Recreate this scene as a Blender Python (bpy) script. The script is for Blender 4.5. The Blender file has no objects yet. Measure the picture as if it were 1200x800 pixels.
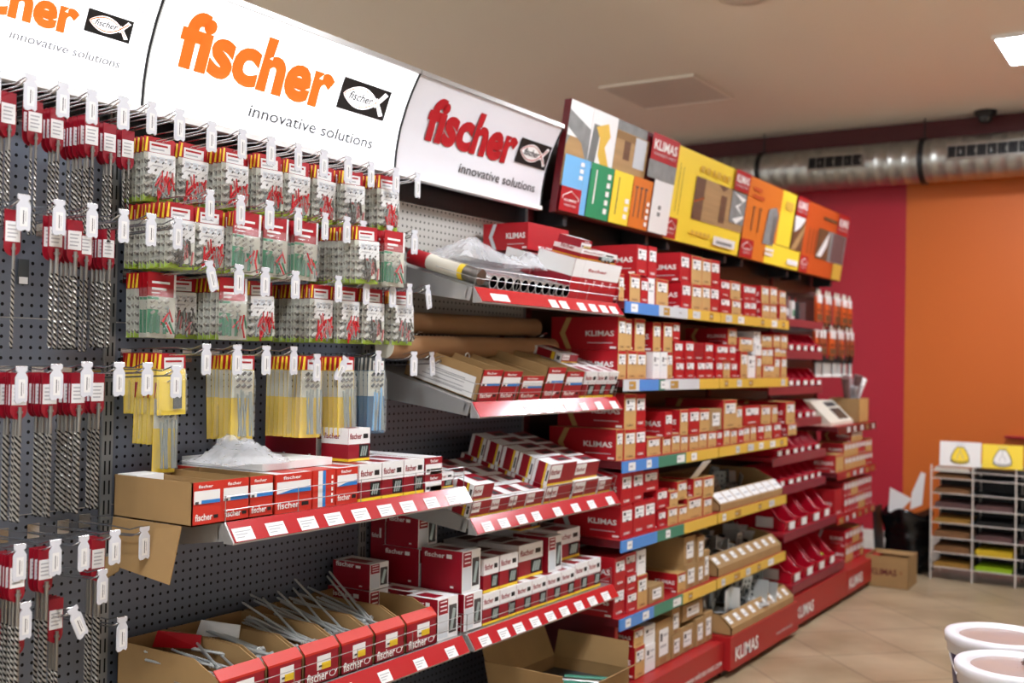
import bpy, math, random
from mathutils import Matrix, Vector
random.seed(11)
sc = bpy.context.scene
C = sc.collection
H = 1.43            # height of the lens above the floor; tables below give z relative to it
PEG = -2.36         # plane of the perforated back panels
PI = math.pi

# ------------------------------------------------------------------ materials
def lin(c):
    return tuple((v/255/12.92) if v/255 <= .04045 else ((v/255+.055)/1.055)**2.4 for v in c)
MATS = {}
def mat(name, rgb, rough=.55, metal=0., emis=None, estr=0., noise=0., scale=30., rgb2=None, alpha=1., trans=0., spec=None, stretch=None, bump=0.):
    m = bpy.data.materials.new(name); m.use_nodes = True
    nt = m.node_tree; b = nt.nodes['Principled BSDF']
    b.inputs['Base Color'].default_value = (*lin(rgb), 1)
    b.inputs['Roughness'].default_value = rough
    b.inputs['Metallic'].default_value = metal
    if spec is not None: b.inputs['Specular IOR Level'].default_value = spec
    if noise or bump:
        tc = nt.nodes.new('ShaderNodeTexCoord'); n = nt.nodes.new('ShaderNodeTexNoise')
        n.inputs['Scale'].default_value = scale; n.inputs['Detail'].default_value = 3
        src = tc.outputs['Object']
        if stretch:
            mp = nt.nodes.new('ShaderNodeMapping'); mp.inputs['Scale'].default_value = stretch
            nt.links.new(src, mp.inputs[0]); src = mp.outputs[0]
        nt.links.new(src, n.inputs['Vector'])
        if noise:
            mx = nt.nodes.new('ShaderNodeMix'); mx.data_type = 'RGBA'
            c2 = rgb2 or tuple(max(0, v*(1-noise)) for v in rgb)
            mx.inputs[6].default_value = (*lin(rgb), 1); mx.inputs[7].default_value = (*lin(c2), 1)
            nt.links.new(n.outputs['Fac'], mx.inputs[0]); nt.links.new(mx.outputs[2], b.inputs['Base Color'])
        if bump:
            bp = nt.nodes.new('ShaderNodeBump'); bp.inputs['Strength'].default_value = bump; bp.inputs['Distance'].default_value = .01
            nt.links.new(n.outputs['Fac'], bp.inputs['Height']); nt.links.new(bp.outputs[0], b.inputs['Normal'])
    if emis:
        b.inputs['Emission Color'].default_value = (*lin(emis), 1); b.inputs['Emission Strength'].default_value = estr
    if alpha < 1:
        b.inputs['Alpha'].default_value = alpha
    if trans: b.inputs['Transmission Weight'].default_value = trans
    MATS[name] = m
    return m

def perforated(name, rgb, dots, pitch=.025, r=.0042, rough=.42, metal=.0, spec=.5, offz=0.):
    """painted steel sheet with round holes every 25 mm along y and z"""
    m = mat(name, rgb, rough, metal, spec=spec); nt = m.node_tree; N = nt.nodes; L = nt.links
    tc = N.new('ShaderNodeNewGeometry'); sp = N.new('ShaderNodeSeparateXYZ'); L.new(tc.outputs['Position'], sp.inputs[0])
    def M(op, a, b=None):
        n = N.new('ShaderNodeMath'); n.operation = op
        for i, v in enumerate((a, b)):
            if v is None: continue
            if isinstance(v, (int, float)): n.inputs[i].default_value = v
            else: L.new(v, n.inputs[i])
        return n.outputs[0]
    def f(s, o):
        q = M('FRACT', M('DIVIDE', M('ADD', s, 100*pitch+o), pitch)); return M('MULTIPLY', M('SUBTRACT', q, .5), pitch)
    a = f(sp.outputs['Y'], 0); c = f(sp.outputs['Z'], offz)
    d = M('SQRT', M('ADD', M('MULTIPLY', a, a), M('MULTIPLY', c, c)))
    k = M('LESS_THAN', d, r)
    mx = N.new('ShaderNodeMix'); mx.data_type = 'RGBA'; L.new(k, mx.inputs[0])
    mx.inputs[6].default_value = (*lin(rgb), 1); mx.inputs[7].default_value = (*lin(dots), 1)
    L.new(mx.outputs[2], N['Principled BSDF'].inputs['Base Color'])
    return m

perforated('peg_steel', (114, 120, 132), (8, 8, 9), rough=.36, metal=.55)
perforated('peg_light', (176, 171, 163), (30, 28, 27), rough=.5)
perforated('peg_black', (22, 23, 26), (4, 4, 4), rough=.4)
mat('upright', (150, 150, 148), .35, .5)
mat('slot', (6, 6, 7), .8)
mat('chrome', (205, 205, 205), .22, 1.)
mat('wire', (178, 178, 176), .3, .9)
mat('steel', (165, 163, 158), .3, 1., noise=.35, scale=60)
mat('shelf_steel', (188, 187, 184), .35, .6)
mat('void', (4, 4, 4), .95, spec=0.)
mat('galv', (186, 186, 180), .36, .9, noise=.18, scale=18, bump=.05)
mat('zinc', (206, 208, 206), .35, .6)
mat('dark_metal', (35, 36, 38), .45, .4)
mat('tag', (208, 208, 214), .35)
mat('white', (235, 233, 230), .5)
mat('paper', (228, 226, 224), .6)
mat('ink', (70, 66, 66), .6)
mat('grey_ink', (172, 170, 172), .6)
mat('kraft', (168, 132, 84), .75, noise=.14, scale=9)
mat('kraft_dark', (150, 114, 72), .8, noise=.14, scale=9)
mat('tan', (202, 158, 96), .65, noise=.08, scale=12)
mat('red', (170, 16, 28), .42)
mat('orange_red', (196, 44, 28), .42)
mat('crimson', (142, 8, 30), .4)
mat('maroon', (92, 10, 20), .42)
mat('shelf_red', (150, 26, 38), .4)
mat('deck_red', (160, 22, 26), .4)
mat('bin_red', (176, 12, 38), .26)
mat('rail_red', (176, 34, 40), .16, spec=.8)
mat('rail_blue', (72, 134, 204), .35)
mat('rail_green', (58, 128, 104), .35)
mat('rail_yellow', (218, 178, 72), .35)
mat('rail_pale', (200, 204, 208), .35)
mat('rail_maroon', (128, 40, 54), .4)
mat('yellow', (236, 200, 44), .45)
mat('sun_yellow', (246, 214, 60), .45)
mat('orange', (216, 116, 34), .45)
mat('pack_brown', (140, 66, 38), .5)
mat('deep_orange', (198, 82, 30), .45)
mat('sky_blue', (112, 178, 226), .45)
mat('strip_blue', (40, 120, 190), .45)
mat('leaf_green', (30, 140, 92), .45)
mat('rose', (176, 104, 102), .5)
mat('lime', (170, 208, 30), .45)
mat('bottle_green', (26, 110, 76), .45)
mat('teal_blue', (52, 104, 140), .45)
mat('navy', (18, 22, 92), .35)
mat('black', (14, 14, 15), .5)
mat('bag_black', (10, 10, 11), .25, bump=.6, scale=14)
mat('plug_grey', (166, 162, 150), .55)
mat('plug_dark', (92, 86, 80), .55)
mat('backing', (200, 199, 184), .5)
mat('nail_grey', (150, 160, 156), .35, .5)
mat('plug_red', (190, 24, 34), .45)
mat('drill_steel', (150, 146, 140), .38, .9)
mat('drill_dark', (30, 28, 27), .45, .6)
mat('drill_bright', (176, 172, 164), .3, .85)
mat('cream', (222, 216, 200), .4)
mat('screen', (70, 58, 58), .2)
mat('wood', (190, 150, 98), .6, noise=.25, scale=8, stretch=(1, .25, 6))
mat('wood_dark', (120, 78, 46), .6, noise=.3, scale=8, stretch=(1, .25, 6))
mat('grey_plate', (116, 120, 118), .45, .4)
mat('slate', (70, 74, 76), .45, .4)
mat('stone', (150, 150, 148), .7, noise=.3, scale=20)
mat('sand_brown', (168, 118, 74), .8, noise=.3, scale=40)
mat('sand_ochre', (196, 146, 60), .8, noise=.2, scale=40)
mat('sand_mauve', (120, 86, 84), .8, noise=.2, scale=40)
mat('bucket_white', (222, 218, 222), .3)
mat('lid_inner', (150, 140, 146), .25, noise=.25, scale=8, rgb2=(176, 150, 132))
mat('tube_card', (168, 124, 84), .7, noise=.15, scale=5)
mat('sign_dead', (222, 220, 224), .35)
mat('sign_lit', (250, 250, 252), .35, emis=(250, 251, 255), estr=1.0)
mat('sign_orange', (235, 110, 30), .4, emis=(255, 98, 22), estr=.5)
mat('sign_faint', (132, 132, 138), .5)
mat('sign_grey', (84, 86, 90), .4)
mat('alu', (176, 174, 170), .3, .9)
mat('ceiling_paint', (240, 232, 218), .85)
mat('ceiling_panel', (214, 206, 194), .6)
mat('wall_red_paint', (168, 10, 38), .55)
mat('wall_orange_paint', (198, 96, 20), .55)
mat('wall_cream', (232, 228, 220), .7)
mat('trim_white', (214, 206, 198), .5)
mat('strip_maroon', (80, 18, 20), .6)
mat('lamp_glow', (255, 250, 240), .5, emis=(240, 246, 255), estr=62.)
mat('glass_grey', (40, 42, 44), .15)

def film(name, rgb, mixf, rough=.12):
    m = bpy.data.materials.new(name); m.use_nodes = True; nt = m.node_tree; N = nt.nodes; L = nt.links
    b = N['Principled BSDF']; b.inputs['Base Color'].default_value = (*lin(rgb), 1); b.inputs['Roughness'].default_value = rough
    b.inputs['Alpha'].default_value = mixf
    n = N.new('ShaderNodeTexNoise'); n.inputs['Scale'].default_value = 40; bp = N.new('ShaderNodeBump'); bp.inputs['Strength'].default_value = .5; bp.inputs['Distance'].default_value = .01
    tc = N.new('ShaderNodeTexCoord'); L.new(tc.outputs['Object'], n.inputs['Vector'])
    L.new(n.outputs['Fac'], bp.inputs['Height']); L.new(bp.outputs[0], b.inputs['Normal'])
    MATS[name] = m
film('pouch', (225, 225, 220), .15)
film('plastic', (236, 236, 238), .34, .12)

# floor: large beige tiles laid on the diagonal
def floor_mat():
    m = mat('floor_tile', (170, 144, 112), .3); nt = m.node_tree; N = nt.nodes; L = nt.links
    tc = N.new('ShaderNodeTexCoord'); mp = N.new('ShaderNodeMapping'); mp.inputs['Rotation'].default_value = (0, 0, math.radians(45))
    L.new(tc.outputs['Object'], mp.inputs[0])
    br = N.new('ShaderNodeTexBrick'); br.offset = 0; br.inputs['Scale'].default_value = 1
    br.inputs['Brick Width'].default_value = .45; br.inputs['Row Height'].default_value = .45; br.inputs['Mortar Size'].default_value = .007
    br.inputs['Color1'].default_value = (*lin((176, 156, 126)), 1); br.inputs['Color2'].default_value = (*lin((160, 140, 110)), 1)
    br.inputs['Mortar'].default_value = (*lin((104, 88, 68)), 1); L.new(mp.outputs[0], br.inputs['Vector'])
    n = N.new('ShaderNodeTexNoise'); n.inputs['Scale'].default_value = 3.2; n.inputs['Detail'].default_value = 6; L.new(tc.outputs['Object'], n.inputs['Vector'])
    rp = N.new('ShaderNodeValToRGB'); rp.color_ramp.elements[0].position = .35; rp.color_ramp.elements[1].position = .7
    rp.color_ramp.elements[0].color = (*lin((140, 118, 90)), 1); rp.color_ramp.elements[1].color = (*lin((196, 176, 146)), 1); L.new(n.outputs['Fac'], rp.inputs[0])
    mx = N.new('ShaderNodeMix'); mx.data_type = 'RGBA'; mx.inputs[0].default_value = .5
    L.new(br.outputs['Color'], mx.inputs[6]); L.new(rp.outputs[0], mx.inputs[7]); L.new(mx.outputs[2], N['Principled BSDF'].inputs['Base Color'])
floor_mat()

# ------------------------------------------------------------------ mesh helpers
_txt = {}
def glyphs(s, bold=0., shear=0., res=2):
    k = (s, bold, shear, res)
    if k in _txt: return _txt[k]
    cu = bpy.data.curves.new('t', 'FONT'); cu.body = s; cu.size = 1; cu.offset = bold; cu.shear = shear; cu.resolution_u = res
    ob = bpy.data.objects.new('t', cu); C.objects.link(ob)
    dg = bpy.context.evaluated_depsgraph_get(); dg.update()
    me = bpy.data.meshes.new_from_object(ob.evaluated_get(dg))
    v = [(p.co.x, p.co.y) for p in me.vertices]; f = [tuple(q.vertices) for q in me.polygons]
    bpy.data.objects.remove(ob); bpy.data.meshes.remove(me); bpy.data.curves.remove(cu)
    x0 = min(p[0] for p in v); x1 = max(p[0] for p in v)
    out = ([(p[0]-x0, p[1]) for p in v], f, x1-x0)
    _txt[k] = out
    return out

class MB:
    def __init__(s): s.v = []; s.f = []; s.m = []; s.s = []; s.mats = []
    def mi(s, name):
        if name not in s.mats: s.mats.append(name)
        return s.mats.index(name)
    def add(s, V, F, m, smooth=False, M=None):
        o = len(s.v); k = s.mi(m)
        s.v += [tuple(M @ Vector(p)) for p in V] if M else [tuple(p) for p in V]
        for q in F: s.f.append(tuple(i+o for i in q)); s.m.append(k); s.s.append(smooth)
        return s
    def box(s, a, b, m, M=None, faces=None):
        """faces: dict of +x,-x,+y,-y,+z,-z -> material, None leaves it open"""
        (x0, y0, z0), (x1, y1, z1) = a, b
        V = [(x0,y0,z0),(x1,y0,z0),(x1,y1,z0),(x0,y1,z0),(x0,y0,z1),(x1,y0,z1),(x1,y1,z1),(x0,y1,z1)]
        F = {'-z':(0,3,2,1),'+z':(4,5,6,7),'-y':(0,1,5,4),'+x':(1,2,6,5),'+y':(2,3,7,6),'-x':(3,0,4,7)}
        o = len(s.v); s.v += [tuple(M @ Vector(p)) for p in V] if M else V
        for k, q in F.items():
            mm = (faces or {}).get(k, m)
            if mm is None: continue
            s.f.append(tuple(i+o for i in q)); s.m.append(s.mi(mm)); s.s.append(False)
        return s
    def quad(s, a, b, c, d, m, M=None): return s.add([a, b, c, d], [(0, 1, 2, 3)], m, M=M)
    def plate(s, x, y0, y1, z0, z1, m, M=None):      # thin print on a +x face
        return s.quad((x,y0,z0),(x,y1,z0),(x,y1,z1),(x,y0,z1), m, M)
    def plate_y(s, y, x0, x1, z0, z1, m, M=None):    # print on a -y face, x0 (far) to x1 (near the aisle)
        return s.quad((x0,y,z0),(x1,y,z0),(x1,y,z1),(x0,y,z1), m, M)
    def plate_z(s, z, x0, x1, y0, y1, m, M=None):
        return s.quad((x0,y0,z),(x1,y0,z),(x1,y1,z),(x0,y1,z), m, M)
    def tube(s, pts, r, m, n=6, M=None, cap=True, rs=None):
        pts = [Vector(p) for p in pts]; V = []; F = []
        up = None
        for i, p in enumerate(pts):
            d = (pts[min(i+1, len(pts)-1)] - pts[max(i-1, 0)]).normalized()
            if up is None:
                up = Vector((0, 0, 1)) if abs(d.z) < .9 else Vector((1, 0, 0))
            a = d.cross(up).normalized(); b = a.cross(d).normalized(); up = b
            rr = rs[i] if rs else r
            for k in range(n):
                t = 2*PI*k/n; V.append(p + (a*math.cos(t) + b*math.sin(t))*rr)
        for i in range(len(pts)-1):
            for k in range(n):
                F.append((i*n+k, (i+1)*n+k, (i+1)*n+(k+1) % n, i*n+(k+1) % n))
        s.add(V, F, m, n > 5, M)
        if cap: s.add(V[:n], [tuple(range(n))], m, False, M); s.add(V[-n:], [tuple(reversed(range(n)))], m, False, M)
        return s
    def lathe(s, prof, m, n=40, M=None, arc=None):
        V = []; F = []
        for r, z in prof:
            for k in range(n): t = 2*PI*k/n; V.append((r*math.cos(t), r*math.sin(t), z))
        for i in range(len(prof)-1):
            for k in range(n): F.append((i*n+k, i*n+(k+1) % n, (i+1)*n+(k+1) % n, (i+1)*n+k))
        return s.add(V, F, m, True, M)
    def prism(s, poly, y0, y1, m, M=None, ends=None):
        """polygon in xz extruded along y"""
        n = len(poly); V = [(x, y0, z) for x, z in poly] + [(x, y1, z) for x, z in poly]
        F = [(i, (i+1) % n, (i+1) % n + n, i+n) for i in range(n)]
        s.add(V, F, m, False, M)
        s.add(V, [tuple(reversed(range(n))), tuple(range(n, 2*n))], ends or m, False, M)
        return s
    def text(s, t, fn, h, m, width=None, bold=0., shear=0., res=2):
        """fn(u, v) -> point; h = height of the capitals; width squeezes the line"""
        V, F, w = glyphs(t, bold, shear, res); k = h/.7; kx = (width/w) if width else k
        return s.add([fn(p[0]*kx, p[1]*k) for p in V], F, m)
    def build(s, name, parent=None, loc=None, rot=None):
        me = bpy.data.meshes.new(name); me.from_pydata(s.v, [], s.f)
        for n in s.mats: me.materials.append(MATS[n])
        me.polygons.foreach_set('material_index', s.m); me.polygons.foreach_set('use_smooth', s.s); me.update()
        return put(me, name, parent, loc, rot)

def put(me, name, parent=None, loc=None, rot=None):
    o = bpy.data.objects.new(name, me); C.objects.link(o)
    if parent: o.parent = parent
    if loc: o.location = loc
    if rot: o.rotation_euler = rot
    return o
def face_x(x, y, z): return lambda u, v: (x, y+u, z+v)      # lettering on a +x face
def face_y(y, x, z): return lambda u, v: (x+u, y, z+v)      # lettering on a -y face

LABELS = {}
LONG = []
def tag(o, label, cat, group=None, kind=None):
    if not 4 <= len(label.split()) <= 16: LONG.append(label)
    o['label'] = label; o['category'] = cat
    if group: o['group'] = group
    if kind: o['kind'] = kind
    LABELS.setdefault(label, []).append((o.name, group))
    return o
def thing(name, label, cat, loc=(0, 0, 0), rot=(0, 0, 0), group=None):
    o = bpy.data.objects.new(name, None); C.objects.link(o); o.empty_display_size = .02
    o.location = (loc[0], loc[1], loc[2]+H); o.rotation_euler = rot
    return tag(o, label, cat, group)
def structure(o):
    o['kind'] = 'structure'; return o
def copy_tree(o, parent=None):
    c = o.copy(); C.objects.link(c)
    if parent: c.parent = parent
    for ch in list(o.children): copy_tree(ch, c)
    return c
ORD = ['first', 'second', 'third', 'fourth', 'fifth', 'sixth', 'seventh', 'eighth', 'ninth', 'tenth', 'eleventh', 'twelfth', 'thirteenth',
       'fourteenth', 'fifteenth', 'sixteenth', 'seventeenth', 'eighteenth', 'nineteenth', 'twentieth'] + ['last']*20
def T(x, y, z): return Matrix.Translation((x, y, z))
def Rm(ax, deg): return Matrix.Rotation(math.radians(deg), 4, ax)
# ------------------------------------------------------------------ lettering used often (made first, while the scene is small)
for a in (('fischer', .02, 0, 4), ('fischer', .02, 0, 2), ('fischer', 0, .3, 3), ('innovative solutions', 0, .18, 3), ('KLIMAS', .025, 0, 2), ('KLIMAS', .025, 0, 3),
          ('WKRET-MET', .02, 0, 2), ('www.wkret-met.com', 0, 0, 2), ('SZYBKOMONTAZ', 0, 0, 2), ('R', 0, 0, 2)):
    glyphs(*a)

# ------------------------------------------------------------------ the room
def zH(z): return z + H
CEIL = 1.83; WY = 8.6
structure(MB().plate_z(0, -6.5, 5.5, -4.5, WY+.1, 'floor_tile').box((-6.5, -4.5, -.12), (5.5, WY+.1, -.001), 'wall_cream').build('floor'))
c = MB(); c.box((-6.5, -4.5, zH(CEIL)), (5.5, WY+.1, zH(CEIL)+.15), 'ceiling_paint'); structure(c.build('ceiling'))
w = MB(); w.box((-6.5, WY, 0), (-1.965, WY+.1, zH(CEIL)), 'wall_red_paint'); w.box((-1.965, WY, 0), (5.5, WY+.1, zH(CEIL)), 'wall_orange_paint'); structure(w.build('wall_back'))
structure(MB().box((-6.6, -4.5, 0), (-6.5, WY, zH(CEIL)), 'wall_cream').build('wall_left'))
structure(MB().box((2.4, -4.5, 0), (2.5, WY, zH(CEIL)), 'wall_cream').build('wall_light_blocker'))  # unseen wall, set close in to hold back flat light from the right
structure(MB().box((-6.5, WY-.16, zH(1.62)), (5.5, WY-.001, zH(CEIL)-.001), 'strip_maroon').build('dark_strip'))  # dark maroon band along the top of the far wall
b = MB(); b.box((-6.5, WY-.05, 0), (5.5, WY-.001, .1), 'trim_white'); b.box((-6.5, WY-.035, .1), (5.5, WY-.001, .165), 'trim_white'); b.box((-6.5, WY-.02, .165), (5.5, WY-.001, .18), 'trim_white')
structure(b.build('baseboard_back'))

# ceiling panel, round speaker, dome camera, lamps
t = thing('ceiling_access_panel', 'square flush access panel in the ceiling above the shelving', 'ceiling panel', (-3.1, 6.72, CEIL))
MB().box((-.32, -.33, -.012), (.32, .33, -.001), 'ceiling_panel').build('cover', t)
f = MB()
for a, b_ in (((-.34, -.35, -.016), (-.32, .35, -.001)), ((.32, -.35, -.016), (.34, .35, -.001)), ((-.32, -.35, -.016), (.32, -.33, -.001)), ((-.32, .33, -.016), (.32, .35, -.001))): f.box(a, b_, 'ceiling_paint')
f.build('frame', t)
t = thing('ceiling_speaker', 'round pale speaker cover cut off by the top edge of the photo', 'speaker', (-1.96, 5.14, CEIL))
MB().lathe([(.001, -.014), (.06, -.014), (.1, -.011), (.115, -.002)], 'ceiling_panel', 36).build('grille', t)
MB().lathe([(.114, -.012), (.13, -.012), (.135, -.001)], 'ceiling_paint', 36).build('rim', t)
t = thing('dome_camera', 'small black dome camera on the ceiling by the duct', 'security camera', (-1.36, 8.28, CEIL))
MB().lathe([(.001, -.001), (.075, -.002), (.07, -.035), (.05, -.045)], 'black', 28).build('housing', t)
MB().lathe([(.048, -.045), (.045, -.07), (.028, -.085), (.001, -.09)], 'glass_grey', 28).build('dome', t)
for i, (lx, ly) in enumerate(((-.72, 6.72), (-.72, 3.4), (-.72, .4), (-5.6, -2.0), (-5.6, 1.2), (-5.6, 5.0), (-.72, -2.6))):  # those behind the shelving are unseen, added to brighten the ceiling there
    t = thing('ceiling_lamp', ['square lit ceiling lamp panel at the right edge of the photo', 'square lit ceiling lamp above the middle of the aisle, outside the frame', 'square lit ceiling lamp above the near end of the aisle, outside the frame',
        'unseen lamp added behind the shelving to brighten the ceiling, nearest of three',
        'unseen lamp added behind the shelving to brighten the ceiling, middle of three', 'unseen lamp added behind the shelving to brighten the ceiling, at its far end', 'square lit ceiling lamp behind the camera over the aisle, outside the frame'][i], 'ceiling lamp', (lx, ly, CEIL), group='square ceiling lamps')
    MB().box((-.29, -.29, -.02), (.29, .29, -.004), 'lamp_glow').build('diffuser', t)
    f = MB()
    for a, b_ in (((-.31, -.31, -.024), (-.29, .31, -.001)), ((.29, -.31, -.024), (.31, .31, -.001)), ((-.29, -.31, -.024), (.29, -.29, -.001)), ((-.29, .29, -.024), (.29, .31, -.001))): f.box(a, b_, 'white')
    f.build('frame', t)

# the round ventilation duct along the far wall
t = thing('ventilation_duct', 'round galvanised ventilation duct running along the far wall', 'duct', (0, 8.33, 1.515))
d = MB(); prof = []
x = -4.5
R0 = .158
V = []; seams = (-3.2, -2.35, -1.35, -.4, .6)
M0 = Matrix.Rotation(PI/2, 4, 'Y')
pr = []
z = -4.5
while z < 2.6:
    pr.append((R0, z)); 
    pr += [(R0, z+.088), (R0+.0035, z+.092), (R0+.0035, z+.098)]
    z += .1
d.lathe(pr, 'galv', 48, Matrix.Rotation(PI/2, 4, 'Y')); d.build('pipe', t)
for sx_ in (-3.0, -1.78, -.55):
    r_ = MB(); r_.lathe([(R0+.004, -.02), (R0+.012, -.018), (R0+.012, -.008), (R0+.005, -.004), (R0+.005, .004), (R0+.012, .008), (R0+.012, .018), (R0+.004, .02)], 'dark_metal', 48, T(sx_, 0, 0) @ Matrix.Rotation(PI/2, 4, 'Y')); r_.build('clamp_band', t)
    MB().tube([(sx_, 0, R0+.005), (sx_, 0, CEIL-1.515)], .005, 'dark_metal').build('hanger_rod', t)
def grille(gx0, gx1):
    g = MB(); y0 = -R0-.016; ang = 8
    Mg = Matrix.Rotation(math.radians(-ang), 4, 'X')
    z0, z1 = -.058, .052
    for a, b_ in (((gx0, y0, z0), (gx1, y0+.02, z0+.012)), ((gx0, y0, z1-.012), (gx1, y0+.02, z1)), ((gx0, y0, z0), (gx0+.012, y0+.02, z1)), ((gx1-.012, y0, z0), (gx1, y0+.02, z1))): g.box(a, b_, 'galv', Mg)
    o = g.build('grille_frame', t)
    g = MB(); g.box((gx0+.012, y0+.014, z0+.012), (gx1-.012, y0+.018, z1-.012), 'black', Mg); 
    n = int((gx1-gx0)/.022)
    for i in range(1, n):
        xx = gx0 + (gx1-gx0)*i/n; g.box((xx-.002, y0+.002, z0+.012), (xx+.002, y0+.014, z1-.012), 'dark_metal' if i % 3 else 'galv', Mg)
    for k in (1, 2): zz = z0+(z1-z0)*k/3; g.box((gx0+.012, y0+.006, zz-.002), (gx1-.012, y0+.01, zz+.002), 'dark_metal', Mg)
    g.build('louvre', t)
grille(-2.60, -2.17); grille(-1.60, -.88)

# ------------------------------------------------------------------ shelving frames
YB = [.78, 1.78, 2.78, 3.78]
names_b = ['left', 'middle', 'right']
bay_txt = ['shelving bay at the left edge, hung with masonry drills', 'shelving bay hung with anchor bags and yellow nail bags', 'shelving bay with sloping wire fronted shelves under the unlit sign']
for i in range(3):
    y0, y1 = YB[i], YB[i+1]
    t = thing('shelving_bay', 'grey perforated ' + bay_txt[i], 'shelving', (0, 0, -H))
    seams = [.16, .57, 1.042, 1.507, 1.97]
    for k in range(4):
        z0, z1 = seams[k]+.0015, seams[k+1]-.0015
        m = MB(); m.box((PEG-.02, y0+.0185, z0), (PEG, y1-.0185, z1), 'peg_steel' if not (i == 2 and k == 3) else 'peg_light')
        m.box((PEG-.019, y0+.0185, z1), (PEG-.004, y1-.0185, z1+.003), 'white'); m.build('back_panel', t)
    MB().box((PEG-.02, y0+.0185, 1.975), (PEG-.002, y1-.0185, 2.3), 'peg_black').build('top_panel', t)
    for yy in ([y0, y1] if i == 0 else [y1]):
        u = MB(); u.box((PEG-.04, yy-.016, 0), (PEG+.006, yy+.016, 2.33), 'upright')
        for q in range(46):
            for s_ in (-.007, .007):
                u.box((PEG+.004, yy+s_-.0022, .02+q*.05), (PEG+.0068, yy+s_+.0022, .055+q*.05), 'slot')
        u.build('upright', t)
    m = MB(); m.box((PEG+.012, y0+.018, .02), (-1.93, y1-.0185, .15), 'shelf_steel'); m.box((-1.93, y0+.014, .03), (-1.925, y1-.014, .13), 'deck_red'); bs = m.build('base_shelf'); tag(bs, ['base shelf at floor level under the hanging drills', 'base shelf at floor level under the open screw trays', 'base shelf at floor level carrying the big open brown carton'][i], 'shelf')
    MB().box((PEG-.06, y0+.0185, .15), (PEG-.04, y1-.0185, 2.3), 'dark_metal').build('rear_panel', t)

# ------------------------------------------------------------------ the signs
PZ = [(.612, -2.252), (.68, -2.246), (.75, -2.231), (.82, -2.205), (.872, -2.18), (.915, -2.155)]
def sx(z):
    for (a, xa), (b_, xb) in zip(PZ, PZ[1:]):
        if z <= b_: return xa+(xb-xa)*(z-a)/(b_-a)
    return PZ[-1][1]
def sfine(n=20):
    return [(sx(.612+(.303)*i/n), .612+.303*i/n) for i in range(n+1)]
def fish_logo(par, y0, y1, z0, z1, bg, body, line, script, e=.004):
    """dark plate with a fish outline and the script name"""
    W, Hh = y1-y0, z1-z0
    pt = lambda u, v, ee=0: (sx(z0+v*Hh)+e+ee, y0+u*W, z0+v*Hh)
    m = MB(); n = 8
    for i in range(n):
        m.add([pt(0, i/n), pt(1, i/n), pt(1, (i+1)/n), pt(0, (i+1)/n)], [(0, 1, 2, 3)], bg)
    lg = m.build('logo_plate', par)
    def fish(s, ee, mm, tail):
        g = MB(); cx, cy = .45, .5; V = []; N = 28
        top = [(.06+.72*i/N, .5+s*.36*math.sin(PI*i/N)**.75) for i in range(N+1)]
        bot = [(.06+.72*i/N, .5-s*.36*math.sin(PI*i/N)**.75) for i in range(N+1)]
        V = [pt(a if s == 1 else .06+.03+(a-.06)*.93, b_, ee) for a, b_ in top] + [pt(a if s == 1 else .09+(a-.06)*.93, b_, ee) for a, b_ in bot]
        g.add(V, [(i, i+1, N+2+i, N+1+i) for i in range(N)], mm)
        if tail:
            for sg in (1, -1):
                g.add([pt(.70, .5-sg*.1, ee), pt(.75, .5-sg*.16, ee), pt(.95, .5+sg*.34, ee), pt(.87, .5+sg*.40, ee)], [(0, 1, 2, 3)], mm)
        g.build('fish_body', lg)
    fish(1, .0012, body, True)
    g = MB(); N = 28
    q = [(.075+.66*i/N, .5+.29*math.sin(PI*i/N)**.8) for i in range(N+1)]+[(.735+.16*i/4, .5-.3*i/4) for i in range(1, 5)]
    g.tube([pt(a, b_, .0026) for a, b_ in q], .0013, line, 4); q = [(a, 1-b_) for a, b_ in q]; g.tube([pt(a, b_, .0026) for a, b_ in q], .0013, line, 4); g.build('fish_outline', lg)
    g = MB(); g.text('fischer', lambda u, v: pt(.17+u/W, .38+v/Hh, .0036), .27*Hh, script, width=.5*W, shear=.3, res=3, bold=.012); g.build('script_lettering', lg)
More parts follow.
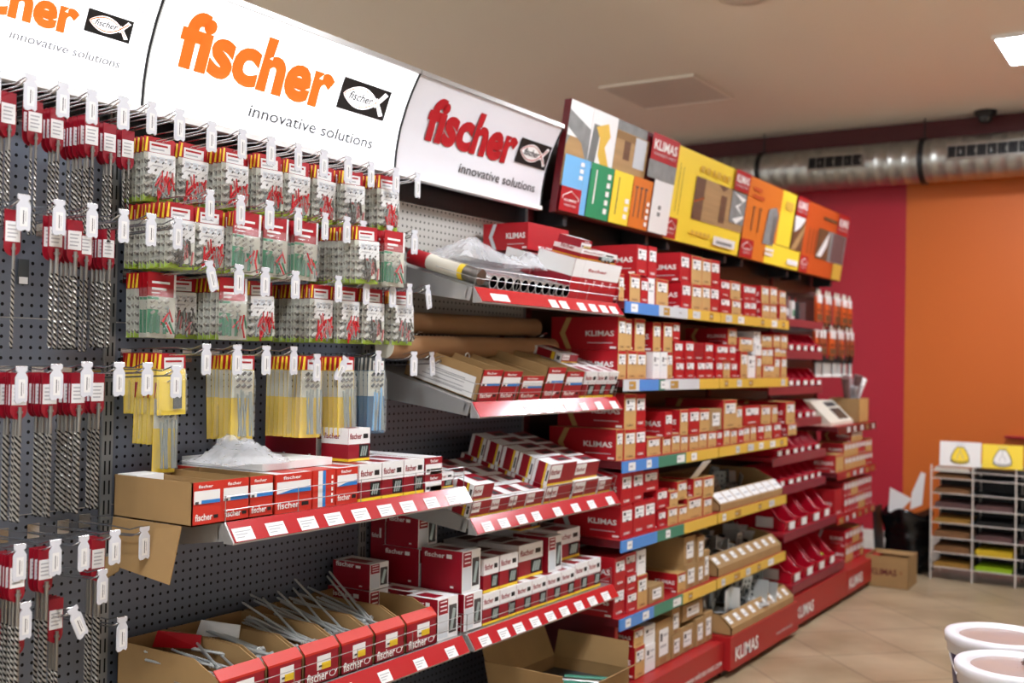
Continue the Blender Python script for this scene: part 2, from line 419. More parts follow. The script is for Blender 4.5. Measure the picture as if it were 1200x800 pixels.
def sign(i, label, lit, word, y0, y1, wy, wz, wl, cap, iy, il, iz, ly, grey, k=1., lz=.752):
    t = thing('lightbox_sign' if lit else 'header_sign', label, 'sign', (0, 0, 0))
    pf = sfine()
    m = MB(); m.prism([(-2.335, .612)] + pf[:1] + [(p[0]-.004, p[1]) for p in pf] + [(-2.335, .915)], y0, y1, 'alu'); m.build('housing', t)
    m = MB()
    V = [(x, y0+.003, z) for x, z in pf]+[(x, y1-.003, z) for x, z in pf]; n = len(pf)
    m.add(V, [(k, k+n, k+n+1, k+1) for k in range(n-1)], 'sign_lit' if lit else 'sign_dead', True); m.build('face', t)
    m = MB(); m.box((-2.17, y0, .915), (-2.148, y1, .93), 'alu'); m.box((-2.335, y0, .915), (-2.17, y1, .921), 'alu'); m.box((-2.27, y0, .598), (-2.243, y1, .614), 'white'); m.build('edge_rail', t)
    m = MB(); m.tube([(sx(z)+.002, y1-.002, z) for z in [.612+.303*k/10 for k in range(11)]], .0035, 'dark_metal', 5); m.build('joint_strip', t)
    m = MB(); m.text('fischer', lambda u, v: (sx(wz+v)+.004, wy+u+v*.0, wz+v), cap, word, width=wl, bold=.045, res=4); m.build('lettering', t)
    m = MB(); m.text('innovative solutions', lambda u, v: (sx(iz+v)+.004, iy+u, iz+v), .034*k, grey, width=il, shear=.18, res=3, bold=.008); m.build('slogan', t)
    fish_logo(t, ly, ly+.222*k, lz, lz+.088*k, 'black', 'sign_lit' if lit else 'white', 'sign_orange' if lit else 'red', 'black')
    m = MB(); m.text('R', lambda u, v: (sx(.825+v)+.004, ly+.245*k+u, .825+v), .01, grey); m.tube([(sx(.83)+.004, ly+.249*k+.011*math.cos(j*PI/8), .83+.011*math.sin(j*PI/8)) for j in range(17)], .0008, grey, 4, cap=False); m.build('registered_mark', t)
glyphs('fischer', .045, 0, 4)
sign(0, 'lit white lightbox sign with orange lettering cut off by the left edge', True, 'sign_orange', .785, 1.778, 1.235, .737, .335, .073, 1.41, .29, .690, 1.588, 'sign_faint', .57, .752)
sign(1, 'lit white lightbox sign with orange lettering above the anchor bags', True, 'sign_orange', 1.782, 2.778, 1.855, .742, .575, .125, 2.125, .53, .66, 2.462, 'sign_grey')
sign(2, 'unlit white sign with red lettering beside the colourful header boards', False, 'red', 2.782, 3.70, 2.895, .742, .555, .125, 3.125, .515, .66, 3.462, 'ink')

# ------------------------------------------------------------------ red-framed bays
KY = [3.79, 4.74, 5.71, 6.72, 7.68]
lab = ['first red and black shelving bay of small cartons, beside the wire fronted shelves', 'second red and black bay, with trays on its lower shelves',
       'red bay holding rows of open bins', 'red bay at the far wall with hanging packs on top']
for i in range(4):
    y0, y1 = KY[i], KY[i+1]
    t = thing('shelving_bay', lab[i], 'shelving', (0, 0, -H))
    MB().box((PEG-.02, y0+.0225, .17), (PEG, y1-.0225, 1.9), 'peg_black').build('back_panel', t)
    MB().box((PEG-.02, y0+.0225, 1.903), (PEG, y1-.0225, 2.4), 'peg_black').build('top_panel', t)
    for yy in ([y0+.0, y1] if i == 0 else [y1]):
        u = MB(); u.box((PEG-.04, yy-.02, 0), (PEG+.008, yy+.02, 2.42), 'maroon')
        for q in range(46):
            for s_ in (-.008, .008):
                u.box((PEG+.006, yy+s_-.0022, .02+q*.05), (PEG+.0088, yy+s_+.0022, .055+q*.05), 'slot')
        u.build('upright', t)
    xf = [-1.86, -1.83, -1.86, -1.86][i]; zt = [.165, .185, .195, .18][i]
    m = MB(); m.box((PEG+.012, y0+.004, .035), (xf, y1-.004, zt), 'deck_red'); m.box((PEG+.02, y0+.02, 0), (xf-.05, y1-.02, .035), 'black')
    kb = m.build('base_shelf'); tag(kb, ['red base shelf with a white web address on its front', 'red base shelf with large white word, under the tray of metal parts', 'red base shelf with white word, under the lowest open bins', 'red base shelf nearest the far wall'][i], 'shelf')
    txt = ['www.wkret-met.com', 'KLIMAS', 'KLIMAS', 'KLIMAS'][i]
    m = MB()
    if i == 0: m.text(txt, face_x(xf+.002, y0+.5, .065), .03, 'white', width=.42)
    else: m.text(txt, face_x(xf+.002, y0+.06, .07), .06, 'white', width=.3, bold=.025)
    if i == 1: m.text('www.wkret-met.com', face_x(xf+.002, y0+.62, .075), .018, 'rail_pale', width=.25)
    m.build('lettering', kb)
tag(MB().box((PEG+.01, 3.79, .17), (-1.935, 3.81, .44), 'maroon').box((-1.935, 3.788, .17), (-1.93, 3.812, .44), 'deck_red').build('side_panel'), 'dark maroon upright side panel left of the tan and white boxes on the red base', 'panel')

# ------------------------------------------------------------------ header boards
def hx(z, e=0): return -2.203 + (z-.6)*.148 + e
class Board:
    def __init__(s, label, y0, y1, frame='red'):
        s.t = thing('header_board', label, 'display board', (0, 0, 0)); s.y0 = y0; s.n = 0
        m = MB(); m.prism([(hx(.595), .595), (hx(1.04), 1.04), (hx(1.04)-.03, 1.04), (hx(.595)-.03, .595)], y0, y1, 'maroon'); m.build('panel', s.t)
        MB().box((PEG+.01, y0+.1, .55), (hx(.65)-.03, y0+.13, .66), 'dark_metal').build('mounting_bracket', s.t); MB().box((PEG+.01, y1-.13, .55), (hx(.65)-.03, y1-.1, .66), 'dark_metal').build('mounting_bracket', s.t)
    def r(s, name, y0, y1, z0, z1, m, e=None):
        s.n += 1; e = e if e is not None else .0008+.0005*s.n
        return MB().quad((hx(z0, e), y0, z0), (hx(z0, e), y1, z0), (hx(z1, e), y1, z1), (hx(z1, e), y0, z1), m).build(name, s.t)
    def poly(s, name, pts, m):
        s.n += 1; e = .0008+.0005*s.n
        return MB().add([(hx(z, e), y, z) for y, z in pts], [tuple(range(len(pts)))], m).build(name, s.t)
    def text(s, tx, y, z, h, m, width=None, bold=0.):
        s.n += 1; e = .0008+.0005*s.n
        return MB().text(tx, lambda u, v: (hx(z+v, e), y+u, z+v), h, m, width=width, bold=bold).build('lettering', s.t)
    def icons(s, y, z0, z1, m, n=3, w=.03):
        for k in range(n):
            a = z0+(z1-z0)*k/n; s.r('printed_mark', y, y+w, a, a+(z1-z0)/n*.6, m)
    def logo(s, y0, y1, z0, z1):
        s.r('logo_plate', y0, y1, z0, z1, 'red'); w = y1-y0; c_ = (y0+y1)/2; h = z1-z0
        e = .0008+.0005*(s.n+1); m = MB(); P_ = lambda a, b_: (hx(b_, e), a, b_)
        q = [(c_-.38*w, z0+.5*h), (c_-.38*w, z0+.62*h), (c_, z0+.85*h), (c_+.38*w, z0+.62*h), (c_+.38*w, z0+.5*h)]
        m.tube([P_(*a) for a in q], .0022, 'white', 4); m.build('house_emblem', s.t); s.n += 1
        s.text('KLIMAS', c_-.3*w, z0+.42*h, .1*h, 'white', width=.6*w, bold=.02)
        s.text('WKRET-MET', c_-.3*w, z0+.22*h, .08*h, 'white', width=.6*w)
    def head(s, y0, y1, z0, z1):
        s.r('logo_plate', y0, y1, z0, z1, 'red'); w = y1-y0; h = z1-z0
        s.text('KLIMAS', y0+.08*w, z0+.42*h, .36*h, 'white', width=.84*w, bold=.025); s.text('WKRET-MET', y0+.08*w, z0+.2*h, .1*h, 'rail_pale', width=.84*w)

b = Board('header board with blue, green, yellow and orange blocks under a building photo', 3.735, 4.735)
b.r('photo', 3.737, 4.43, .825, 1.038, 'stone'); b.poly('photo', [(3.737, .70), (3.9, .83), (3.80, .96), (3.737, .86)], 'wood')
b.r('photo', 3.737, 3.92, .9, 1.038, 'white'); b.poly('photo', [(3.737, .93), (3.92, .86), (3.92, .95), (3.737, 1.0)], 'stone')
b.r('photo', 3.92, 4.14, .80, 1.038, 'paper'); b.poly('photo', [(3.92, .82), (3.98, .82), (4.0, .98), (3.94, .98)], 'grey_plate')
b.poly('photo', [(3.96, .97), (4.06, 1.0), (4.09, .95), (4.05, .9), (4.11, .82), (4.06, .8), (4.0, .86), (4.0, .93)], 'rail_yellow')
b.r('photo', 4.14, 4.45, .81, .995, 'wood'); b.r('photo', 4.22, 4.28, .88, .99, 'wood_dark'); b.r('photo', 4.14, 4.45, .96, .992, 'kraft_dark'); b.r('photo', 4.32, 4.43, .86, .99, 'rail_pale')
b.r('colour_block', 3.742, 3.905, .7, .825, 'sky_blue'); b.r('colour_block', 3.905, 3.955, .603, .825, 'sky_blue'); b.icons(3.87, .74, .82, 'white'); b.logo(3.742, 3.905, .603, .7)
b.r('colour_block', 3.955, 4.155, .603, .825, 'leaf_green'); b.r('printed_mark', 4.0, 4.01, .66, .8, 'white'); b.icons(4.1, .63, .81, 'white', 5)
b.r('colour_block', 4.155, 4.335, .603, .825, 'sun_yellow'); b.r('printed_mark', 4.2, 4.208, .64, .8, 'ink'); b.icons(4.28, .63, .73, 'white', 3, .035)
b.r('colour_block', 4.335, 4.53, .603, .825, 'orange')
for k in range(3): b.r('printed_screw', 4.37+.045*k, 4.378+.045*k, .65, .78, 'ink'); b.r('printed_screw', 4.36+.045*k, 4.388+.045*k, .778, .785, 'ink')
b.icons(4.485, .62, .74, 'white', 4, .025)
b.r('colour_block', 4.53, 4.735, .603, .84, 'paper'); b.icons(4.6, .68, .74, 'stone', 2, .03)
b.r('photo', 4.44, 4.735, .84, .92, 'stone'); b.head(4.445, 4.735, .92, 1.038)

b = Board('yellow header board with a photo of timber joints, right of the multicoloured one', 4.74, 5.71)
b.r('colour_block', 4.742, 5.708, .597, 1.038, 'sun_yellow'); b.logo(4.742, 4.88, .6, .70)
b.r('printed_mark', 4.82, 4.824, .73, .96, 'ink'); b.r('printed_mark', 4.86, 4.864, .72, .95, 'ink')
b.r('photo', 5.02, 5.708, .72, .93, 'wood'); b.r('photo', 5.02, 5.14, .72, .93, 'wood_dark'); b.poly('photo', [(5.14, .93), (5.3, .93), (5.34, .86), (5.16, .72)], 'wood'); b.r('photo', 5.36, 5.44, .74, .88, 'wood_dark')
b.poly('photo', [(5.3, .93), (5.38, .9), (5.45, .93)], 'wood_dark'); b.poly('photo', [(5.02, .8), (5.14, .83), (5.14, .84), (5.02, .81)], 'chrome'); b.r('photo', 5.5, 5.708, .76, .93, 'stone'); b.poly('photo', [(5.52, .92), (5.66, .88), (5.56, .85), (5.68, .81), (5.54, .78), (5.6, .76), (5.7, .8), (5.6, .85), (5.7, .9)], 'white')
for k, (a, wd) in enumerate(((5.05, .06), (5.12, .06), (5.2, .04), (5.25, .07), (5.33, .05), (5.39, .06))): b.r('printed_letter', a, a+wd*.8, .955, .985, 'rail_yellow')
for k in range(5): b.r('printed_letter', 5.03+.05*k, 5.07+.05*k, .645, .665, 'rail_yellow')
b.r('photo', 5.32, 5.62, .62, .665, 'paper'); b.r('photo', 5.36, 5.58, .63, .645, 'stone'); b.head(5.49, 5.708, .93, 1.038)

b = Board('orange and yellow header board above the open bins', 5.73, 6.745)
b.r('colour_block', 5.732, 6.28, .597, 1.038, 'orange'); b.r('colour_block', 6.28, 6.53, .72, 1.038, 'sun_yellow'); b.r('colour_block', 6.12, 6.743, .597, .715, 'sun_yellow'); b.logo(5.735, 5.93, .6, .70)
for k in range(2):
    b.r('printed_screw', 5.84+.1*k, 5.855+.1*k, .75, .88, 'wood_dark'); b.r('printed_screw', 5.83+.1*k, 5.865+.1*k, .875, .885, 'wood_dark')
b.poly('photo', [(6.05, .7), (6.22, .7), (6.25, .88), (6.2, .92), (6.08, .9)], 'stone'); b.r('photo', 6.16, 6.23, .71, .87, 'grey_plate')
b.r('printed_letter', 5.8, 5.93, .97, .99, 'deep_orange'); b.r('printed_letter', 5.8, 5.98, .93, .95, 'deep_orange'); b.r('printed_letter', 6.34, 6.48, .93, .98, 'rail_yellow')
b.r('photo', 6.53, 6.743, .715, .92, 'wood_dark'); b.poly('photo', [(6.53, .715), (6.62, .715), (6.743, .84), (6.743, .89)], 'wood'); b.poly('photo', [(6.53, .92), (6.743, .92), (6.66, .86), (6.56, .82)], 'paper')
b.icons(6.1, .64, .69, 'paper', 2, .14); b.r('photo', 6.5, 6.7, .62, .65, 'paper'); b.head(6.53, 6.743, .92, 1.038)

b = Board('deep orange header board nearest the far wall', 6.765, 7.67)
b.r('colour_block', 6.767, 7.668, .597, 1.038, 'deep_orange'); b.logo(6.78, 6.93, .6, .7)
for k in range(3): b.r('printed_screw', 6.86+.07*k, 6.873+.07*k, .72, .88, 'wood_dark')
b.r('photo', 7.04, 7.668, .705, .90, 'stone'); b.r('photo', 7.04, 7.3, .705, .90, 'wood_dark'); b.poly('photo', [(7.06, .72), (7.16, .72), (7.25, .8), (7.28, .9), (7.2, .84)], 'paper'); b.r('photo', 7.36, 7.64, .71, .895, 'sand_mauve')
b.r('printed_letter', 7.1, 7.4, .96, .98, 'wood_dark'); b.r('colour_block', 7.45, 7.66, .597, .705, 'rail_yellow'); b.head(7.42, 7.668, .90, 1.038)
# ------------------------------------------------------------------ wire fronted shelves
def wire_shelf(label, y0, y1, zl, tilt, tags_y, rail='rail_red', first_pale=False):
    t = thing('wire_front_shelf', label, 'shelf', (-1.94, 0, zl))
    M = Rm('Y', tilt); D = .39/math.cos(math.radians(tilt)); a, b_ = y0+.012, y1-.012
    m = MB(); m.box((-D, a, -.006), (0, b_, 0), 'shelf_steel', M); m.box((-D, a, -.045), (-D+.004, b_, -.006), 'shelf_steel', M); m.box((-.02, a, -.04), (-.016, b_, -.006), 'shelf_steel', M); m.build('shelf_board', t)
    for yy in (a, b_-.003):
        m = MB(); V = [(-D, -.006), (0, -.006), (.0, -.042), (-D, -.1)]
        m.prism(V, yy, yy+.003, 'shelf_steel', M); m.build('side_bracket', t)
    m = MB(); m.prism([(.002, .002), (.033, -.043), (.033, -.047), (.0, -.047)], a, b_, 'shelf_steel'); m.prism([(.0045, .003), (.0355, -.042), (.034, -.043), (.003, .002)], a+.004, b_-.004, rail)
    r_ = m.build('price_rail', t)
    dx, dz = .031, -.045
    for k, (yy, w, u0, u1) in enumerate(tags_y):
        e = .0032+.0003*(k % 2)
        P_ = lambda u, y: (.003+dx*u+e*.82, y, .002+dz*u+e*.57)
        m = MB(); m.quad(P_(u1, yy), P_(u1, yy+w), P_(u0, yy+w), P_(u0, yy), 'paper'); 
        for q in range(3):
            uu = u0+(u1-u0)*(.25+.22*q); m.quad(*[(p[0]+.0004, p[1], p[2]+.0003) for p in (P_(uu+.05, yy+.1*w), P_(uu+.05, yy+w*(.9-.2*q)), P_(uu, yy+w*(.9-.2*q)), P_(uu, yy+.1*w))], 'grey_ink')
        m.build('price_label', r_)
    m = MB(); n = 4
    for hz in (.03, .062): m.tube([(-.16, a+.002, hz), (-.01, a+.002, hz), (.0, a+.006, hz), (.0, b_-.006, hz), (-.01, b_-.002, hz), (-.16, b_-.002, hz)], .0012, 'wire', 5, M=M)
    for k in range(n+1):
        yy = a+.004+(b_-a-.008)*k/n; m.tube([(0, yy, -.002), (0, yy, .064)], .0012, 'wire', 5, M=M)
    m.build('wire_front', t)
    return t
def tagrow(y0, n, step, w=.045, u0=.38, u1=.98): return [(y0+i*step+random.uniform(-.008, .008), w, u0, u1) for i in range(n)]
SHELF = {}
wire_shelf('flat wire fronted shelf with a red price rail under the yellow nail bags', 1.78, 2.78, -.395, 0, tagrow(1.80, 9, .105, .062, .35, .97))
wire_shelf('sloping wire fronted shelf of small boxes, third down under the unlit sign', 2.78, 3.78, -.498, 15, tagrow(2.83, 3, .105, .055)+tagrow(3.14, 5, .13, .05))
wire_shelf('flat wire fronted shelf with pale price rail holding open boxes of long screws', 1.78, 2.78, -.853, 0, tagrow(2.18, 4, .16, .05), first_pale=True)
wire_shelf('flat wire fronted shelf crowded with red and white boxes, lowest under the unlit sign', 2.78, 3.78, -.855, 0, tagrow(2.84, 9, .1, .055))
wire_shelf('sloping shelf of silver tubes and a red box pile, topmost under the unlit sign', 2.78, 3.78, .224, 15.5, [(2.86, .1, .4, .9)]+tagrow(3.22, 2, .07, .05)+tagrow(3.42, 4, .085, .05))
wire_shelf('sloping shelf of open kraft trays, second down under the unlit sign', 2.78, 3.78, -.136, 15.5, tagrow(3.06, 3, .09, .05)+tagrow(3.33, 4, .12, .05))

# ------------------------------------------------------------------ boxes with printed faces
_bm = {}
def carton_faces(m, kind, w, h, d):
    """a closed carton: front on x=0, y 0..w, z 0..h, going back to -d"""
    e = .0006
    if kind == 'F2':
        m.box((-d, 0, 0), (0, w, h), 'crimson', faces={'+z': 'paper', '-z': 'kraft'})
        m.plate(e, 0, w, .52*h, h, 'paper'); m.plate(e, 0, w, 0, .08*h, 'yellow'); m.plate(e, .5*w, .96*w, .1*h, .5*h, 'black')
        for k in range(3): m.tube([(2*e, w*(.58+.1*k), .15*h), (2*e, w*(.66+.1*k), .44*h)], .03*w, 'nail_grey', 4)
        m.text('fischer', face_x(2*e, .06*w, .68*h), .17*h if .17*h < .02 else .02, 'crimson', width=.55*w, bold=.02); m.plate(2*e, .68*w, .9*w, .68*h, .82*h, 'black')
        m.plate_y(-e, -d, 0, .52*h, h, 'paper'); m.plate_y(-e, -d, 0, 0, .08*h, 'yellow'); m.text('fischer', face_y(-2*e, -min(d, .1)*.9, .68*h), .015, 'crimson', width=min(d, .1)*.6, bold=.02)
        m.plate_z(h+e, -.45*d, -.05*d, .08*w, .6*w, 'crimson'); m.plate_z(h+e, -.9*d, -.55*d, .2*w, .9*w, 'sand_mauve')
    elif kind == 'F3':
        m.box((-d, 0, 0), (0, w, h), 'crimson', faces={'+z': 'paper', '+x': 'paper'})
        m.plate(e, .04*w, .5*w, .62*h, .97*h, 'crimson'); m.plate(e, .04*w, .5*w, .05*h, .6*h, 'rail_pale'); m.plate(e, .55*w, .93*w, .12*h, .8*h, 'ink')
        m.tube([(2*e, .65*w, .2*h), (2*e, .8*w, .7*h)], .06*w, 'nail_grey', 4)
        for k in (.9, .8, .7): m.plate(2*e, .12*w, .44*w, k*h, (k+.03)*h, 'white')
        m.text('fischer', face_y(-e, -d+.08*d, .80*h), .015, 'white', width=.5*d, bold=.02); m.plate_y(-e, -d+.62*d, -d+.75*d, .8*h, .9*h, 'white')
        m.plate_y(-e, -d+.72*d, -d+.8*d, .1*h, .15*h, 'white'); m.plate_z(h+e, -.8*d, -.2*d, .15*w, .6*w, 'crimson')
    elif kind == 'F1':
        m.box((-d, 0, 0), (0, w, h), 'orange_red', faces={'+z': 'paper', '-z': 'kraft'})
        m.plate(e, .03*w, .97*w, .5*h, .8*h, 'paper'); m.add([(2*e, .03*w, .5*h), (2*e, .97*w, .5*h), (2*e, .97*w, .64*h), (2*e, .4*w, .58*h)], [(0, 1, 2, 3)], 'strip_blue')
        m.text('fischer', face_x(e, .2*w, .86*h), .08*h, 'white', width=.5*w, bold=.02); m.text('fischer', face_x(e, .05*w, .12*h), .16*h, 'white', width=.6*w, bold=.02); m.plate(e, .72*w, .92*w, .14*h, .24*h, 'black')
        m.plate_z(h+e, -.7*d, -.04*d, .3*w, .9*w, 'orange_red')
    elif kind == 'F1y':
        m.box((-d, 0, 0), (0, w, h), 'crimson', faces={'+z': 'paper'})
        m.plate(e, .03*w, .97*w, 0, .6*h, 'paper'); m.plate(e, .3*w, .97*w, 0, .3*h, 'yellow'); m.plate(2*e, .08*w, .26*w, .12*h, .3*h, 'black'); m.text('fischer', face_x(e, .3*w, .7*h), .18*h, 'white', width=.45*w, bold=.02)
    elif kind == 'F6':      # long box, white over red
        m.box((-d, 0, 0), (0, w, h), 'red', faces={'-y': 'crimson'})
        m.plate(e, 0, w, .55*h, h, 'paper'); m.plate(2*e, 0, .002, 0, h, 'grey_ink'); m.plate(2*e, .2*w, .203*w, 0, h, 'grey_ink'); m.text('fischer', face_x(2*e, .3*w, .72*h), .012, 'red', width=.4*w, bold=.02)
        for k in range(4): m.plate(e, (.3+.18*k)*w, (.31+.18*k)*w, .36*h, .5*h, 'white'); m.plate(2*e, (.28+.18*k)*w, (.33+.18*k)*w, .48*h, .5*h, 'white')
        m.plate_y(-e, -d, 0, .55*h, h, 'paper')
    elif kind == 'F5':      # upright box with its narrow side out
        m.box((-d, 0, 0), (0, w, h), 'orange_red'); m.plate(e, .22*w, .42*w, .02*h, .98*h, 'paper'); m.plate(e, .42*w, .56*w, .02*h, .98*h, 'strip_blue')
        for k in range(5): m.plate(e, .82*w, .9*w, (.1+.16*k)*h, (.2+.16*k)*h, 'white')
    elif kind == 'F4':      # small box lying in the sloping shelf
        m.box((-d, 0, 0), (0, w, h), 'crimson', faces={'+z': 'paper'})
        m.plate(e, .02*w, .45*w, .3*h, .95*h, 'paper'); m.text('fischer', face_x(2*e, .05*w, .5*h), .25*h, 'crimson', width=.36*w, bold=.02)
        m.plate(e, 0, w, 0, .1*h, 'yellow'); m.plate_z(h+e, -.25*d, 0, 0, w, 'paper'); m.plate_z(h+2*e, -d, -.3*d, .45*w, w, 'crimson'); m.plate_z(h+3*e, -.7*d, -.35*d, .55*w, .85*w, 'ink')
        m.plate_y(-e, -.22*d, 0, 0, h, 'paper'); m.plate_y(-e, -.34*d, -.24*d, 0, h, 'yellow'); m.plate_y(-e, -d, -.8*d, 0, h, 'paper'); m.plate_y(-2*e, -.16*d, -.06*d, .2*h, .7*h, 'ink')
    elif kind in 'RPTWK' :
        side = 'red' if kind in 'RTP' else 'kraft' if kind == 'K' else 'paper'
        fr = {'R': 'red', 'P': 'crimson', 'T': 'tan', 'W': 'paper', 'K': 'kraft'}[kind]
        m.box((-d, 0, 0), (0, w, h), side, faces={'+x': fr, '+z': {'R': 'red', 'P': 'red', 'T': 'tan', 'W': 'paper', 'K': 'kraft'}[kind]})
        if kind in 'RTP':
            q = [(.22, .5), (.42, .98), (.58, .98), (.38, .5), (.58, .02), (.42, .02)]; mm = 'rail_pale' if kind != 'T' else 'tan'
            pt = lambda a, b_: (-d+a*.5*d+.02*d, -e, b_*h)
            m.add([pt(*p) for p in q], [(0, 3, 2, 1), (0, 5, 4, 3)], mm)
            if d > .18: m.text('KLIMAS', face_y(-e, -.48*d, .42*h), min(.02, .2*h), 'white', width=.42*d, bold=.025); m.plate_y(-e, -.45*d, -.08*d, .2*h, .22*h, 'rail_pale')
            m.plate_y(-e, -.12*d, -.03*d, .04*h, .1*h, 'white')
        if kind in 'RP': m.text('KLIMAS', face_x(e, .25*w, .1*h), .08*h, 'white', width=.5*w, bold=.025)
        if kind == 'T': m.plate(e, .04*w, .96*w, .88*h, .98*h, 'red'); m.text('KLIMAS', face_x(e, .25*w, .07*h), .06*h, 'wood_dark', width=.5*w, bold=.02)
        if kind == 'K': m.plate(e, .3*w, .7*w, .03*h, .14*h, 'sand_brown')
def carton(kind, w, h, d):
    k = (kind, round(w, 3), round(h, 3), round(d, 3))
    if k not in _bm:
        m = MB(); carton_faces(m, kind, w, h, d)
        o = m.build('carton'); _bm[k] = o.data; bpy.data.objects.remove(o)
    return _bm[k]
_lm = {}
def sticker(w, h, pos):
    k = (round(w, 3), round(h, 3), pos)
    if k not in _lm:
        m = MB()
        y0, y1, z0, z1 = {'up': (.12*w, .88*w, .52*h, .86*h), 'tall': (.2*w, .8*w, .2*h, .8*h), 'full': (.06*w, .94*w, .3*h, .9*h)}[pos]
        m.box((.0008, y0, z0), (.0014, y1, z1), 'paper'); a, b_ = y1-y0, z1-z0
        m.plate(.0016, y0+.1*a, y0+.35*a, z0+.55*b_, z0+.85*b_, 'ink'); m.plate(.0016, y0+.45*a, y0+.9*a, z0+.7*b_, z0+.8*b_, 'grey_ink'); m.plate(.0016, y0+.1*a, y0+.8*a, z0+.3*b_, z0+.4*b_, 'grey_ink')
        if pos == 'up': m.plate(.0016, y0+.4*a, y0+.6*a, z0-.04*b_, z0+.16*b_, 'ink')
        o = m.build('sticker'); _lm[k] = o.data; bpy.data.objects.remove(o)
    return _lm[k]
def R3(v): return round(v*200)/200
def place_box(kind, x, y, z, w, h, d, label, group=None, st=None, rot=(0, 0, 0), name='cardboard_box'):
    t = thing(name, label, 'box', (x, y, z+.0008), rot, group)
    put(carton(kind, w, h, d), 'carton', t)
    if st: put(sticker(w, h, st), 'address_label' if st == 'tall' else 'contents_label', t)
    return t

# small cartons of the red-framed bays
KTAB = {
1:'3760,3811,0,106,T;3847,3943,0,113,T;3943,4016,0,105,R;4016,4084,0,108,W;4088,4209,0,111,T;4353,4460,0,117,R;4460,4576,0,116,T;4576,4675,0,121,T;4675,4790,0,123,R;4796,4926,0,77,R;4939,5064,0,75,T;5091,5187,0,76,R;5187,5280,0,80,R;5364,5477,0,78,T;5477,5585,0,80,T;5626,5733,0,87,T;3920,4017,113,122,R;4018,4099,108,130,R;4348,4455,117,126,R;4455,4571,116,124,T;4571,4677,121,118,T;4677,4790,123,119,R;4792,4922,77,82,R;4935,5069,75,88,T;5088,5183,76,81,R;5183,5282,80,78,R;5361,5474,78,91,T;5474,5588,80,92,T;5623,5729,87,75,T',
2:'3752,3840,0,112,T;3840,3928,0,114,T;3928,4015,0,112,T;4081,4146,0,111,W;4146,4211,0,112,W;4215,4274,0,114,T;4298,4397,0,77,R;4407,4505,0,79,R;4521,4623,0,80,R;4623,4728,0,82,R;4755,4840,0,81,R;4845,4934,0,80,T;4939,5024,0,79,R;5064,5159,0,131,T;5173,5276,0,111,W;5282,5357,0,113,T;5371,5552,0,68,T;5561,5646,0,111,T;5653,5743,0,112,T;3754,3830,112,130,T;3830,3893,114,123,T;3918,4014,112,130,T;4084,4161,112,122,T;4177,4269,114,123,T;4275,4354,162,79,R;4295,4393,77,85,R;4400,4502,79,85,R;4513,4626,80,80,P;4631,4732,82,81,R;4751,4917,81,76,R;4927,5039,160,77,T;4930,5021,79,81,R;5058,5250,131,68,T;5269,5364,173,60,W;5271,5358,113,60,W;5368,5451,68,87,T;5379,5545,157,66,T;5457,5549,68,89,T;5545,5655,159,68,T;5556,5641,111,48,T;5647,5754,112,40,T;5662,5769,152,78,T',
3:'3725,3823,0,122,T;3822,3922,0,120,T;3922,4022,0,120,R;4040,4170,0,76,T;4190,4274,0,70,T;4278,4367,0,81,T;4371,4452,0,71,T;4458,4562,0,69,T;4569,4665,0,76,T;4665,4768,0,75,T;4779,4848,0,71,R;4858,4939,0,78,T;4944,5032,0,72,T;5037,5117,0,73,R;5122,5213,0,77,T;5219,5303,0,78,T;5312,5414,0,79,R;5423,5535,0,78,T;5550,5676,0,79,R;5790,5935,0,65,T;3825,3932,120,139,T;3932,4026,120,137,R;4201,4281,70,108,R;4363,4449,71,111,T;4455,4577,69,114,R;4581,4704,76,101,T;4709,4855,75,101,K;4860,5029,78,136,T;5034,5114,73,105,T;5140,5372,79,99,R;5381,5531,79,94,T;5540,5628,79,91,T;5770,5921,65,120,T',
4:'3804,3911,0,125,R;3917,4025,0,130,R;4025,4133,0,129,R;4157,4240,0,71,R;4240,4343,0,76,T;4348,4444,0,71,T;4448,4615,0,95,T;4632,4738,0,80,T;3808,3907,125,131,R;3912,4015,130,124,R;4020,4167,159,87,R;4148,4264,76,83,R;4267,4356,76,65,T;4360,4462,95,80,T;4527,4624,95,80,T;4629,4758,80,94,T',
5:'3757,3865,0,116,R;3867,3965,0,83,R;3964,4056,0,133,T;4075,4216,0,71,K;4350,4441,0,83,T;4440,4559,0,106,K;4565,4641,0,98,K;4645,4715,0,141,K;3753,3860,116,117,R;3865,3968,151,82,R;3868,3962,83,68,R;3968,4046,133,100,W;4436,4561,106,121,K;4573,4653,98,115,K',
6:'3950,4042,0,125,T;4046,4145,0,111,W;4153,4303,0,185,K;4312,4406,0,98,K;4409,4553,0,111,K;4561,4652,0,122,K;4656,4753,0,132,K;3945,4037,125,71,T;4042,4150,111,77,W;4312,4400,100,110,K;4425,4650,133,72,K',
}
ZS = {1: .237, 2: -.066, 3: -.382, 4: -.687, 5: -.988, 6: -1.262}
SHN = {1: 'top shelf', 2: 'second shelf', 3: 'third shelf', 4: 'fourth shelf', 5: 'fifth shelf', 6: 'base'}
CN = {'R': 'red', 'T': 'tan fronted', 'W': 'white', 'P': 'plain crimson', 'K': 'brown kraft'}
